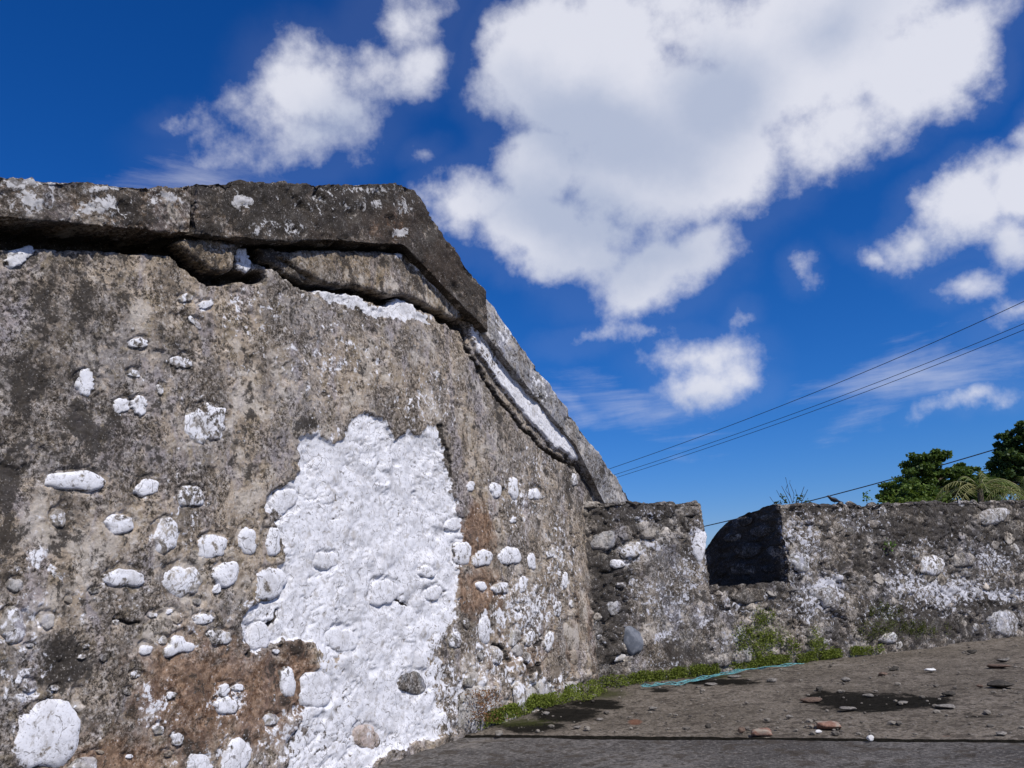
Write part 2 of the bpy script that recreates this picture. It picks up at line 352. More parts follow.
# ------------------------------------------------------------------ the gatehouse gable wall
A1 = math.radians(28)
T1 = np.array([math.sin(A1), math.cos(A1), 0]); N1 = np.array([math.cos(A1), -math.sin(A1), 0]); O1 = np.array([0.87, 10.75, 0])
A2 = math.radians(62)
T2 = np.array([math.sin(A2), math.cos(A2), 0]); N2 = np.array([math.cos(A2), -math.sin(A2), 0]); O2 = O1
def hit(x, y, O, N, off=0.0):
    d = ray(x, y); k = ((O+N*off-CP)@N)/(d@N); return CP+d*k
def sz(x, y, O=O1, Tn=T1, N=N1, off=0.0):
    X = hit(x, y, O, N, off); return (X-O)@Tn, X[2]
def gnd(x, y, z=0.0):
    d = ray(x, y); return CP+d*((z-EYE)/d[2])
def zline(pts, off=0.0, O=O1, Tn=T1, N=N1):
    a = np.array([sz(x, y, O, Tn, N, off) for x, y in pts]); a = a[np.argsort(a[:, 0])]
    def f(s):
        s = np.asarray(s, float); r = np.interp(s, a[:, 0], a[:, 1])
        r = np.where(s < a[0, 0], a[0, 1]+(s-a[0, 0])*(a[1, 1]-a[0, 1])/(a[1, 0]-a[0, 0]), r)
        return np.where(s > a[-1, 0], a[-1, 1]+(s-a[-1, 0])*(a[-1, 1]-a[-2, 1])/(a[-1, 0]-a[-2, 0]), r)
    return f
DC = 0.13                                    # how far the coping stands proud
cope_top = zline([(0, 177), (60, 180), (110, 184), (165, 188), (195, 184), (235, 182), (300, 184), (400, 184), (412, 190), (440, 232), (489, 300), (540, 370), (585, 434), (628, 493)], DC)
cope_bot = zline([(0, 217), (60, 221), (120, 228), (185, 233), (210, 237), (260, 241), (330, 241), (404, 247), (445, 290), (482, 327), (520, 376), (578, 446), (603, 497)], DC)

gate = thing('gatehouse', O1+T1*(-3.9)-N1*1.5, 'tall weathered gabled masonry building with a whitewashed patch and dark coping on its wall', 'building')

sx_px = np.linspace(-130, 588, 560)
S = np.array([sz(x, 480)[0] for x in sx_px]); S = np.concatenate([S[S < 0.02], [0.1, 0.3, 0.6, 1.0, 1.4]])
vv = np.linspace(0, 1, 500)
ztopw = 0.5*(cope_top(S)+cope_bot(S))
SS, VV = np.meshgrid(S, vv); ZZ = -0.2+VV*(ztopw[None, :]+0.2)
B = (O1[None, None, :]+SS[..., None]*T1)+ZZ[..., None]*np.array([0, 0, 1.0])
Bf = B.reshape(-1, 3); X, Y = topx(Bf)
jx = fbm(Bf, 9, 3, 31)*5; jy = fbm(Bf, 9, 3, 41)*5          # ragged outlines
jx2 = fbm(Bf, 28, 3, 51)*4; jy2 = fbm(Bf, 28, 3, 61)*3
XJ, YJ = X+jx+jx2, Y+jy+jy2
wsj = 1
patch = [(345, 427), (352, 418), (365, 411), (383, 418), (392, 432), (400, 440), (408, 430), (418, 434), (430, 425), (438, 424), (438, 440), (444, 452), (447, 468), (454, 480), (452, 495), (462, 502), (458, 512), (465, 523),
         (464, 545), (462, 570), (458, 595), (455, 620), (450, 640), (445, 655), (452, 680), (462, 705), (470, 728), (440, 738), (410, 745), (362, 775), (330, 800), (285, 800), (290, 750), (300, 722), (290, 705), (300, 688), (316, 672), (322, 655), (312, 640), (290, 640), (270, 650),
         (252, 655), (245, 640), (248, 612), (258, 602), (278, 590), (284, 560), (284, 540), (278, 520), (268, 505), (275, 490), (292, 482), (300, 468), (298, 450), (303, 437), (318, 434), (335, 443), (345, 440)]
sdp = poly_sd(XJ+fbm(Bf, 5, 4, 131, .6)*9*sst(Y, 420, 560), YJ+fbm(Bf, 5, 4, 132, .6)*9*sst(Y, 420, 560), patch)
fade = sst(X+jx*2, 415, 470)*sst(Y+jy*2, 590, 660)          # towards lower right the limewash wears away
pm = sst(sdp, -1.5, 2.5)*(1-0.55*fade)
def soft(lst, P=None):
    r = np.zeros(len(X))
    for cx, cy, rx, ry, w in lst:
        q = ((XJ-cx)/rx)**2+((YJ-cy)/ry)**2; r = np.maximum(r, w*np.exp(-q*1.1))
    return r
white = soft([(20, 620, 45, 60, .34), (40, 560, 35, 40, .22), (25, 680, 40, 40, .32), (155, 705, 22, 30, .42), (226, 703, 20, 26, .45), (195, 630, 50, 30, .22), (180, 520, 45, 40, .24),
              (525, 610, 45, 40, .42), (500, 660, 60, 45, .36), (470, 690, 40, 35, .45), (545, 690, 40, 25, .42), (560, 560, 25, 60, .30), (520, 500, 45, 50, .26), (540, 460, 30, 35, .24), (425, 400, 45, 40, .26),
              (330, 360, 90, 60, .22), (250, 310, 60, 40, .24), (130, 400, 60, 50, .12), (210, 425, 35, 35, .22), (320, 440, 30, 30, .25), (300, 740, 60, 40, .4), (210, 760, 70, 30, .3), (100, 590, 60, 60, .16), (258, 625, 16, 30, .7),
              (487, 628, 8, 22, .62), (448, 690, 25, 60, .3), (500, 617, 6, 20, .5)])
lip = poly_sd(XJ, YJ, [(306, 283), (322, 289), (345, 291), (362, 299), (380, 306), (397, 301), (412, 304), (422, 313), (431, 323), (418, 322), (395, 318), (370, 315), (345, 306), (325, 298)])
white = np.maximum(white, sst(lip, -1, 1.5)*1.0)
strip = poly_sd(X+jx*.5, Y+jy*.5, [(464, 322), (486, 330), (504, 355), (544, 403), (580, 446), (575, 461), (548, 444), (522, 415), (500, 384), (474, 350)])
stripm = sst(strip, -1, 1)
white = np.maximum(white, stripm*(0.45+0.5*sst(X, 490, 515)))
wsm = 0.95+0.18*fbm(Bf, 3.2, 3, 77)
cx1, cx2, crid = cells(Bf+fbm(Bf, 6, 2, 5)[:, None]*0.03, 6.5, 11)
lumps = np.clip(1-cx1*1.35, 0, 1)**0.7
gap = sst(cx2-cx1, 0.16, 0.0)
w1_ = np.clip(fbm(Bf, 2.6, 2, 93)*1.6+0.5, 0.1, 1)
crk = sst(cells(Bf+fbm(Bf, 9, 2, 95)[:, None]*0.05, 9.0, 99)[1]-cells(Bf+fbm(Bf, 9, 2, 95)[:, None]*0.05, 9.0, 99)[0], 0.06, 0.0)*sst(fbm(Bf, 5, 2, 97), -0.05, 0.2)
brown_in = soft([(316, 655, 16, 16, .55), (300, 690, 14, 40, .7), (452, 700, 14, 30, .4), (300, 735, 16, 22, .5), (352, 745, 20, 16, .35), (350, 560, 30, 14, .18), (420, 520, 24, 20, .16), (330, 520, 20, 20, .16), (332, 640, 10, 6, .4), (416, 683, 16, 15, .55), (398, 640, 30, 30, .14), (440, 665, 22, 50, .42), (452, 600, 8, 40, .3), (325, 665, 30, 14, .5), (345, 700, 20, 12, .35), (275, 655, 16, 14, .5), (360, 610, 30, 20, .1), (388, 480, 30, 20, .12), (330, 705, 25, 18, .25), (325, 735, 40, 30, .25)])
white = np.maximum(white, pm*(wsm-0.12*fade-brown_in-crk*0.45-gap*0.22*sst(fbm(Bf, 4, 2, 98), -.1, .2)))
rust = soft([(200, 690, 95, 80, .68), (120, 765, 100, 50, .62), (255, 700, 55, 75, .66), (300, 680, 28, 55, .75), (478, 535, 20, 42, .8), (480, 592, 26, 34, .7), (170, 600, 50, 30, .3), (560, 640, 50, 60, .3), (520, 655, 60, 50, .38), (590, 610, 25, 90, .30), (460, 520, 15, 80, .3), (150, 620, 60, 40, .22), (380, 262, 60, 20, .2), (30, 290, 60, 40, .15), (60, 380, 50, 50, .12)])
dark = soft([(64, 655, 22, 24, .62), (95, 430, 60, 45, .26), (35, 290, 40, 40, .32), (15, 540, 30, 30, .22), (120, 300, 40, 30, .12), (570, 400, 30, 80, .12), (250, 420, 30, 60, .1), (10, 470, 25, 40, .3), (90, 650, 20, 50, .15), (20, 395, 25, 60, .2), (250, 240, 260, 22, .2), (590, 470, 22, 40, .35), (600, 560, 12, 120, .15), (440, 640, 10, 30, .2), (310, 500, 8, 30, .1), (310, 425, 18, 8, .45), (300, 650, 12, 10, .3), (10, 750, 20, 30, .25)])
moss = soft([(500, 722, 30, 16, .5), (560, 700, 60, 10, .4)])
# relief
D = fbm(Bf, 0.9, 3, 1)*0.030+fbm(Bf, 4.0, 4, 2)*0.016+fbm(Bf, 17, 5, 3, .68)*0.0085
pit = fbm(Bf, 7, 4, 9); D -= sst(pit, 0.22, 0.42)*0.014
c1, c2, _ = cells(Bf, 17.0, 23); D -= sst(c2-c1, 0.12, 0.0)*0.004*(1-pm)
D += pm*(-0.034+lumps*0.034*w1_+fbm(Bf, 3.5, 2, 91)*0.016-crk*0.014+fbm(Bf, 22, 4, 90, .6)*0.0035)
rub = sst(Y, 640, 720)*sst(X, 200, 330)*(1-pm); D += rub*(lumps*0.04-0.015)
rub2 = sst(X, 455, 480)*sst(Y, 650-0.15*(X-460), 690-0.15*(X-460)); D += rub2*(lumps*0.05-0.01)
D += stripm*0.05
def groove(pts, w, depth):
    global D, white
    d = line_d(X+jx*.8+jx2*.5, Y+jy*.8+jy2*.5, pts); g = sst(d, w, w*0.35); D -= g*depth; white *= (1-g); dark[:] = np.maximum(dark, g*1.0)  # the recess is also blackened in the mask, painting in its shadow
groove([(-60, 232), (0, 234), (80, 237), (165, 243)], 15, 0.32)
groove([(250, 247), (330, 248), (404, 252), (445, 295), (482, 331)], 5, 0.20)
groove([(163, 246), (178, 258), (192, 268), (208, 278), (222, 279), (238, 276), (262, 277)], 7, 0.22)
groove([(228, 250), (233, 262), (236, 274)], 5, 0.14)
groove([(252, 250), (262, 262), (275, 264), (290, 277), (305, 284), (330, 288), (352, 290), (372, 296), (384, 302), (396, 296), (412, 300), (424, 306), (440, 318), (458, 326)], 5, 0.2)
groove([(462, 326), (466, 346), (477, 365), (493, 390), (506, 406), (524, 428), (546, 451), (576, 468), (592, 484)], 2.4, 0.09)
groove([(578, 452), (590, 470), (604, 492)], 5, 0.12)
groove([(440, 425), (442, 442), (450, 458), (452, 475)], 1.8, 0.03)
groove([(50, 700), (58, 705), (72, 712), (80, 716)], 1.6, 0.03)
groove([(112, 620), (125, 624), (140, 622)], 1.8, 0.035)
groove([(398, 598), (404, 604), (412, 606)], 2.2, 0.03)
groove([(250, 655), (262, 640), (278, 622), (284, 610)], 2.4, 0.035)
groove([(535, 648), (540, 640), (547, 652)], 2, 0.03)
groove([(524, 660), (530, 672), (536, 665), (537, 700)], 1.8, 0.03)
groove([(495, 645), (505, 648), (508, 660)], 1.8, 0.03)
STONES = [(125, 578, 20, 10, -5, 'w'), (120, 524, 15, 10, 10, 'w'), (77, 481, 29, 11, -4, 'w'), (149, 487, 13, 9, 0, 'w'), (88, 381, 10, 13, 15, 'w'), (123, 405, 9, 7, 0, 'w'), (141, 405, 9, 9, 0, 'w'), (138, 343, 9, 6, 0, 'w'),
          (208, 423, 20, 21, 0, 'p'), (193, 496, 13, 12, 0, 'p'), (167, 535, 13, 19, 0, 'p'), (215, 546, 17, 12, 4, 'w'), (250, 541, 9, 14, -8, 'w'), (229, 574, 12, 14, 0, 'w'), (184, 581, 20, 18, 0, 'r'), (273, 583, 17, 16, 0, 'w'), (276, 542, 8, 14, 0, 'w'),
          (180, 646, 16, 13, 10, 't'), (205, 619, 12, 5, 5, 'w'), (147, 650, 7, 5, 0, 'w'), (221, 637, 13, 8, 5, 'p'), (219, 589, 4, 5, 0, 'w'), (228, 706, 11, 9, 20, 'w'), (226, 690, 5, 7, 0, 'w'), (48, 735, 36, 35, 0, 'w'), (236, 758, 15, 20, -15, 'w'), (200, 764, 14, 10, 0, 'w'), (85, 765, 12, 8, 0, 'p'),
          (20, 256, 17, 8, 20, 'w'), (186, 298, 8, 4, 25, 'p'), (207, 304, 8, 4, 25, 'w'), (196, 322, 9, 3, -45, 'p'), (182, 362, 10, 6, 0, 'p'), (135, 373, 6, 4, 0, 'p'), (162, 389, 3, 5, 0, 'w'), (12, 625, 14, 18, 0, 'p'),
          (244, 260, 8, 11, 0, 'w'), (484, 558, 9, 9, 0, 'w'), (510, 556, 11, 10, 0, 'w'), (457, 524, 9, 7, 0, 'w'), (465, 553, 9, 11, 0, 'w'), (496, 490, 6, 8, 0, 'w'), (514, 488, 5, 11, 0, 'w'), (533, 494, 4, 5, 0, 'w'), (539, 494, 3, 6, 0, 'w'), (472, 486, 4, 5, 0, 'w'),
          (500, 588, 8, 6, 0, 'p'), (482, 586, 5, 5, 30, 'w'), (532, 561, 4, 9, 0, 'w'), (523, 584, 4, 9, 0, 'w'), (566, 580, 3, 8, 0, 'w'), (485, 630, 6, 13, 0, 'w'), (514, 520, 4, 3, 0, 'p'), (476, 710, 17, 24, 0, 'g'), (530, 697, 10, 12, 0, 'g'), (572, 692, 8, 10, 0, 'g'), (545, 690, 8, 12, 0, 'g'), (552, 668, 7, 14, 0, 'b'), (518, 695, 6, 12, 0, 'p'),
          (416, 683, 14, 13, 0, 'd'), (388, 592, 14, 15, 0, 'w'), (372, 738, 13, 13, 0, 'k'), (436, 593, 9, 8, 0, 'w'), (428, 572, 8, 6, 0, 'w'), (288, 500, 15, 13, 20, 'w'), (280, 512, 10, 9, 0, 'p'), (289, 683, 7, 17, 8, 'w'), (330, 560, 12, 10, 0, 'w'), (318, 690, 18, 18, 0, 'w'), (455, 640, 6, 10, 0, 'p'),
          (573, 636, 9, 16, 10, 'b'), (165, 640, 5, 4, 0, 'p'), (153, 615, 5, 3, 0, 'p'), (60, 518, 7, 11, 0, 'p'), (266, 636, 14, 14, 0, 'w'), (345, 640, 16, 13, 0, 'w')]
rs_ = random.Random(4)
def free(x, y, r):
    return all(math.hypot(x-a, y-b) > (max(c, d)+r)*1.02 for a, b, c, d, _, _ in STONES) and poly_sd(np.array([x*1.0]), np.array([y*1.0]), patch)[0] < -r
for _ in range(400):
    if len(STONES) > 118: break
    if rs_.random() < 0.6: x, y, r = rs_.uniform(0, 285), rs_.triangular(480, 768, 720), rs_.uniform(2.5, 8.5); e = rs_.uniform(.6, 1)
    else: x, y, r = rs_.uniform(462, 580), rs_.triangular(450, 700, 640), rs_.uniform(2.5, 5.5); e = rs_.uniform(1.3, 2.0)
    if y < 395+0.0*x or not free(x, y, r) or (x > 460 and y > 735-0.34*(x-460)): continue
    STONES.append((x, y, r, r*e, rs_.uniform(-25, 25), rs_.choice('ppgpgb')))
for cx, cy, rx, ry, ro, k in STONES:                          # mortar pulls back a little around each stone
    q = np.sqrt(((XJ-cx)/(rx+3))**2+((YJ-cy)/(ry+3))**2); D -= sst(q, 1.06, 0.92)*0.014
sv = np.stack([SS.ravel()*5.5, np.zeros(len(Bf)), ZZ.ravel()*0.35], -1); below = (ztopw[None, :]-ZZ).ravel()
streak = sst(fbm(sv, 1.0, 4, 401, .6), 0.0, 0.35)*np.exp(-below/1.5); streak2 = sst(fbm(sv+40, 1.3, 4, 411, .6), 0.05, 0.35)
dark = dark+streak*0.26+streak2*0.10*sst(X, 440, 520); rust = rust+streak2*0.16*sst(X, 380, 480)
A4 = np.stack([white, rust, dark, moss], -1)
edge_z = ZZ.reshape(-1)
Pw = Bf+N1*D[:, None]
Fg = gridfaces(len(vv), len(S))
me = mesh('wall', Pw, Fg, M_wall, A4); wall_o = link('wall', me, gate)
DW = D.reshape(SS.shape)
def wall_depth(s, z):
    j = np.clip(np.searchsorted(S, s), 1, len(S)-1); zt = ztopw[j]; i = int(np.clip((z+0.2)/(zt+0.2)*(len(vv)-1), 0, len(vv)-1))
    return DW[max(i-2, 0):i+3, max(j-2, 0):j+3].mean()

def traced_stone(cx, cy, rx, ry, rot, kind, O=O1, Tn=T1, N=N1, depth=None, parent=None, seed=0, hgt=None, mat=None):
    """a stone bedded in the wall face; outline from its extent, real size on the wall, dome of real depth"""
    rg = random.Random(seed); nr, na = 7, 30
    r = math.radians(rot); pts = []
    s0, z0 = sz(cx, cy, O, Tn, N)
    ph = [rg.uniform(0, 6.28) for _ in range(5)]
    size = 0.5*(np.linalg.norm(hit(cx+rx, cy, O, N)-hit(cx-rx, cy, O, N))/2+np.linalg.norm(hit(cx, cy+ry, O, N)-hit(cx, cy-ry, O, N))/2)
    h = hgt if hgt is not None else min(0.016, size*0.13)*(0.5 if cy < 450 else 1)
    d0 = depth if depth is not None else wall_depth(s0, z0)
    sq = {'t': 0.0}.get(kind, rg.uniform(0.0, 0.5))
    ringpts = []
    for a in range(na):
        th = 2*math.pi*a/na
        jt = .16 if (parent is gate and cy < 450) else .05
        rad = 0.98+rg.uniform(-jt, jt)+(0.08+jt*.6)*math.sin(2*th+ph[0])+0.06*math.sin(3*th+ph[1])+0.045*math.sin(5*th+ph[2])+0.03*math.sin(8*th+ph[3])
        c_, s_ = math.cos(th), math.sin(th)
        k = 1/(abs(c_)**(2+2*sq)+abs(s_)**(2+2*sq))**(1/(2+2*sq)); rad *= k
        if kind == 't': rad *= 0.82+0.28*math.cos(3*(th-math.pi/2))
        ux, uy = rad*c_*rx, rad*s_*ry
        ringpts.append((cx+ux*math.cos(r)-uy*math.sin(r), cy-(ux*math.sin(r)+uy*math.cos(r))))
    rp = np.array([sz(x, y, O, Tn, N) for x, y in ringpts]); c0 = np.array([s0, z0])
    V = []; att = []
    for i in range(nr+1):
        q = i/nr*1.06
        for a in range(na):
            p = c0+(rp[a]-c0)*q; V.append((p[0], p[1], q))
    V = np.array([(s0, z0, 0.0)]+V[na:]) if False else np.array(V)
    P3 = O+V[:, 0:1]*Tn+V[:, 1:2]*np.array([0, 0, 1.0])
    q = V[:, 2]
    prof = h*(1-np.clip(q, 0, 1)**3.0)+np.where(q > 0.98, -0.03, 0)
    nz = fbm(P3+seed, 9, 3, 5)*h*0.5+fbm(P3+seed, 30, 3, 6)*0.004
    P3 = P3+N*(d0+0.011+prof+nz*(q < 1.02))[:, None]
    F = []
    for i in range(nr):
        for a in range(na):
            b = (a+1) % na; F.append((i*na+a, i*na+b, (i+1)*na+b, (i+1)*na+a))
    F = np.array(F); V2, F2 = weld(P3, F, 1e-5)
    # keep the welded centre fan as triangles expressed as degenerate-free quads
    A = np.zeros((len(P3), 4)); A[:, 0] = np.where(q > 0.97, -0.30, 0)+0.22*fbm(P3, 11, 2, 8)
    cen = P3[:na].mean(0); me = bpy.data.meshes.new('stone')
    VV2 = np.vstack([cen[None], P3[na:]]); base = Vector(cen)
    faces = [(0, 1+a, 1+(a+1) % na) for a in range(na)]
    for i in range(nr-1):
        for a in range(na):
            b = (a+1) % na; faces.append((1+i*na+a, 1+(i+1)*na+a, 1+(i+1)*na+b, 1+i*na+b))
    # orientation: outward towards the open side
    me.from_pydata([tuple(v-np.array(base)) for v in VV2], [], faces); me.update()
    me.polygons.foreach_set('use_smooth', np.ones(len(me.polygons), dtype=bool))
    setattr_mask(me, np.vstack([A[:1], A[na:]]))
    mt = mat or {'w': M_white, 't': M_white, 'p': M_part, 'r': M_part, 'g': M_greystone, 'b': M_brownstone, 'd': M_darkstone, 'k': M_pinkstone}[kind]
    me.materials.append(mt)
    return link('stone', me, parent, base)
M_greystone = masonry('grey_white_stone', white=0.36, tan=(0.42, 0.40, 0.38), grey=(0.33, 0.32, 0.31), dark=-0.05)
M_brownstone = masonry('bare_brown_stone', tan=(0.30, 0.24, 0.18), grey=(0.24, 0.20, 0.16), dark=-0.3, pale=0.15, soot=0.2)
M_darkstone = masonry('bare_grey_stone', tan=(0.26, 0.25, 0.24), grey=(0.2, 0.2, 0.2), dark=-0.1, white=0.1)
M_pinkstone = masonry('pinkish_stone', tan=(0.52, 0.40, 0.34), grey=(0.48, 0.40, 0.36), dark=-0.3, white=0.30, pale=0.4)
for i, (cx, cy, rx, ry, ro, k) in enumerate(STONES):
    inp = poly_sd(np.array([cx*1.0]), np.array([cy*1.0]), patch)[0] > 4
    o = traced_stone(cx, cy, rx, ry, ro, k, parent=gate, seed=100+i, hgt=0.010 if inp else None, mat=M_white2 if inp and k == 'w' else None)
    if k == 'r': tag(o, 'round stone ringed with lime and brown in its middle')
    if k == 'd': tag(o, 'bare grey stone')
    if k == 'k': tag(o, 'pinkish stone')

def grid_prism(path_s, zb, zt, d_front, d_back, ns_z, ns_d, disp, O=O1, Tn=T1, N=N1, backdrop=None):
    """closed block along s: front face, top, back and soffit, both ends capped; displaced along its normals"""
    nS = len(path_s); loop = []
    for i in range(ns_z): loop.append((0, i/ns_z))            # front, going up: (depth fraction, height fraction)
    for i in range(ns_d): loop.append((i/ns_d, 1))
    for i in range(3): loop.append((1, 1-i/3))
    for i in range(ns_d): loop.append((1-i/ns_d, 0))
    L = len(loop); V = np.zeros((nS, L, 3))
    for j, (u, v) in enumerate(loop):
        dd = d_front+(d_back-d_front)*u**1.6
        z = zb+(zt-zb)*v-(backdrop(abs(dd-d_front)) if backdrop else 0)*(v > 0.99)
        V[:, j] = O+path_s[:, None]*Tn+dd*N+np.asarray(z)[:, None]*np.array([0, 0, 1.0])
    Fs = []
    for a in range(nS-1):
        b = np.arange(L); c = (b+1) % L
        Fs.append(np.stack([a*L+b, (a+1)*L+b, (a+1)*L+c, a*L+c], -1))
    F = np.concatenate(Fs); Vf = V.reshape(-1, 3)
    # end caps as grids
    ex = []; off = len(Vf); Vc = []
    for e, flip in ((0, False), (nS-1, True)):
        zb_, zt_ = np.asarray(zb)[e], np.asarray(zt)[e]
        for i in range(ns_z+1):
            for j in range(ns_d+1):
                dd = d_front+(d_back-d_front)*(j/ns_d)**1.6; bd = backdrop(abs(dd-d_front)) if backdrop else 0
                z = zb_+(zt_-bd-zb_)*(i/ns_z)
                Vc.append(O+path_s[e]*Tn+dd*N+z*np.array([0, 0, 1.0]))
        g = gridfaces(ns_z+1, ns_d+1, off, flip); ex.append(g); off += (ns_z+1)*(ns_d+1)
    Vf = np.vstack([Vf, np.array(Vc)]); F = np.concatenate([F]+ex)
    Vw, Fw = weld(Vf, F, 2e-4)
    nrm = vnormals(Vw, Fw)
    return Vw+nrm*disp(Vw)[:, None], Fw
def cope_disp(P):
    c1, c2, _ = cells(P, 5.0, 71)
    return fbm(P, 2.0, 3, 11)*0.034+fbm(P, 7, 4, 12, .6)*0.036+fbm(P, 30, 4, 13, .65)*0.014-sst(c2-c1, 0.06, 0.0)*0.022*sst(fbm(P, 2, 2, 19), -.2, .2)-sst(fbm(P, 6, 4, 18), .2, .45)*0.03-0.005
def cope_block(x0, x1, n, mat, d_front, zb_off=0.0, wfun=None, dback=-0.45):
    s0, s1 = sz(x0, 240 if x0 < 410 else 300, off=DC)[0] if x0 < 410 else None, None
    return None
def s_at(x):                                   # s of the coping's mid line at picture column x
    ys = np.interp(x, [-200, 0, 200, 400, 489, 628], [200, 205, 212, 215, 315, 495]); return sz(x, ys, off=DC)[0]
coping = []
for (x0, x1, mat, df, dk, lab) in ((-140, 190, M_cope, DC+0.0, 0.0, 'dark weathered coping with grey lichen patches'), (194, 485, M_cope, DC+0.02, 0.0, 'dark brown coping over the peak'), (486, 632, M_copeR, DC-0.018, 0.0, 'pale grey coping running down the slope')):
    a, b = s_at(x0), s_at(x1); n = int((x1-x0)/1.7)
    ps = np.linspace(a, b, n)
    if x0 == 194:                              # put a column exactly at the peak
        k = np.argmin(abs(ps-s_at(403))); ps[k] = s_at(403)
    zt = cope_top(ps); zb = cope_bot(ps)
    if x0 == 486: zt = zt-0.005
    Vw, Fw = grid_prism(ps, zb, zt, df, -0.55, 30, 12, cope_disp)
    Xc, Yc = topx(Vw)
    wt = np.zeros(len(Vw)); dk_ = np.zeros(len(Vw)); ru = np.zeros(len(Vw))
    jn = fbm(Vw, 8, 3, 3)*6; Xj, Yj = Xc+jn, Yc+fbm(Vw, 8, 3, 7)*5
    def so(lst):
        r = np.zeros(len(Vw))
        for cx, cy, rx, ry, w in lst: r = np.maximum(r, w*np.exp(-1.1*(((Xj-cx)/rx)**2+((Yj-cy)/ry)**2)))
        return r
    wt = so([(243, 202, 12, 6, .9), (35, 203, 32, 13, .48), (100, 208, 30, 14, .5), (165, 198, 28, 9, .45), (20, 184, 60, 6, .4), (110, 188, 60, 5, .4), (360, 190, 50, 4, .4), (280, 228, 40, 12, .3), (400, 232, 8, 5, .7), (375, 202, 8, 8, .5), (405, 205, 12, 10, .35), (330, 205, 60, 14, .22), (505, 330, 14, 20, .34), (540, 385, 18, 30, .28)])
    ru = so([(390, 225, 45, 30, .62), (445, 265, 35, 40, .60), (320, 235, 40, 14, .4), (60, 240, 60, 8, .2)])
    dk_ = so([(320, 210, 90, 25, .22), (130, 215, 20, 20, .28), (440, 255, 40, 45, .22), (605, 475, 22, 22, .3), (500, 370, 5, 5, .1)])
    if x0 == -140: dk_ = dk_-0.20; ru = ru+0.0
    if x0 == 486: dk_ = dk_-0.05
    me = mesh('coping', Vw, Fw, mat, np.stack([wt, ru, dk_, np.zeros(len(Vw))], -1))
    tag(link('coping', me, gate), lab)

def slab(name, poly, d_front, d_back, mat, mask=(0, 0, 0, 0), seed=0, whitef=None, n=None, amp=1.0):
    """a piece of the plaster band cut to a ragged outline, with real thickness"""
    sp = np.array([sz(x, y) for x, y in poly]); lo, hi = sp.min(0), sp.max(0)
    st = 0.014; gx = np.arange(lo[0]-.03, hi[0]+.03, st); gz = np.arange(lo[1]-.03, hi[1]+.03, st)
    GX, GZ = np.meshgrid(gx, gz); P = O1+GX[..., None]*T1+GZ[..., None]*np.array([0, 0, 1.0]); Pf = P.reshape(-1, 3)
    sd = poly_sd(GX.ravel()+fbm(Pf, 14, 3, seed)*0.02, GZ.ravel()+fbm(Pf, 14, 3, seed+9)*0.02, sp)
    R_, C_ = GX.shape; F = gridfaces(R_, C_); keep = (sd[F] > 0).all(1); F = F[keep]
    used = np.unique(F); mp = -np.ones(len(Pf), int); mp[used] = np.arange(len(used)); F = mp[F]; V = Pf[used]; sdu = sd[used]
    front = d_front-0.02*sst(sdu, 0.03, 0.0)+amp*(fbm(V, 5, 3, seed)*0.018+fbm(V, 22, 3, seed+3, .6)*0.009)
    Vf = V+N1*front[:, None]; Vb = V+N1*d_back
    ed = np.concatenate([F[:, [0, 1]], F[:, [1, 2]], F[:, [2, 3]], F[:, [3, 0]]]); key = set(map(tuple, ed.tolist()))
    bd = [e for e in key if (e[1], e[0]) not in key]; nv = len(V)
    side = np.array([(e[1], e[0], e[0]+nv, e[1]+nv) for e in bd])
    Fall = np.concatenate([F, F[:, ::-1]+nv, side]); Vall = np.vstack([Vf, Vb])
    A = np.tile(np.array(mask, float), (len(Vall), 1))
    if whitef is not None:
        xx, yy = topx(Vall); A[:, 0] += whitef(xx, yy)
    return link(name, mesh(name, Vall, Fall, mat, A), gate)
slab('plaster_band', [(272, 257), (280, 252), (330, 251), (400, 254), (460, 314), (466, 320), (452, 320), (438, 314), (426, 308), (412, 300), (402, 297), (386, 298), (368, 292), (350, 288), (334, 287), (322, 285), (304, 276), (290, 268)], 0.055, -0.1, M_band, (0, .12, .05, 0), 5,
     lambda x, y: 0.7*np.exp(-((x-398)/6)**2-((y-255)/6)**2)+0.55*np.exp(-((x-(402+(y-252)*0.98))/7)**2)*(y > 262))
slab('plaster_band', [(166, 242), (200, 240), (229, 244), (231, 262), (226, 274), (214, 276), (200, 270), (186, 260)], 0.06, -0.1, M_band, (0.12, .1, .05, 0), 15, amp=2.0)
slab('plaster_band', [(255, 248), (272, 248), (300, 275), (306, 286), (292, 280), (276, 268), (262, 262)], 0.02, -0.1, M_band, (0.1, .0, .2, 0), 25, amp=1.5)

# body of the gatehouse behind its gable: side and back walls and the two roof slopes
def quadsolid(name, quads, mat, parent):
    V = []; F = []
    for q in quads:
        b = len(V); V += list(q); F.append((b, b+1, b+2, b+3))
    me = bpy.data.meshes.new(name); me.from_pydata([tuple(v) for v in V], [], F); me.materials.append(mat); me.update(); setattr_mask(me, np.zeros((len(V), 4)))
    return link(name, me, parent)
def G1(s, z, d): return O1+T1*s+N1*d+np.array([0, 0, z])
sl, sr, sp_ = -9.2, 1.35, float(s_at(403)); zl, zr, zp = float(cope_bot(sl)), 2.45, float(cope_bot(sp_))
DB = -5.0
quadsolid('side_wall', [(G1(sl, -.2, -.02), G1(sl, zl, -.02), G1(sl, zl, DB), G1(sl, -.2, DB))], M_wall, gate)
quadsolid('side_wall', [(G1(sr, -.2, DB), G1(sr, zr, DB), G1(sr, zr, -.02), G1(sr, -.2, -.02))], M_wall, gate)
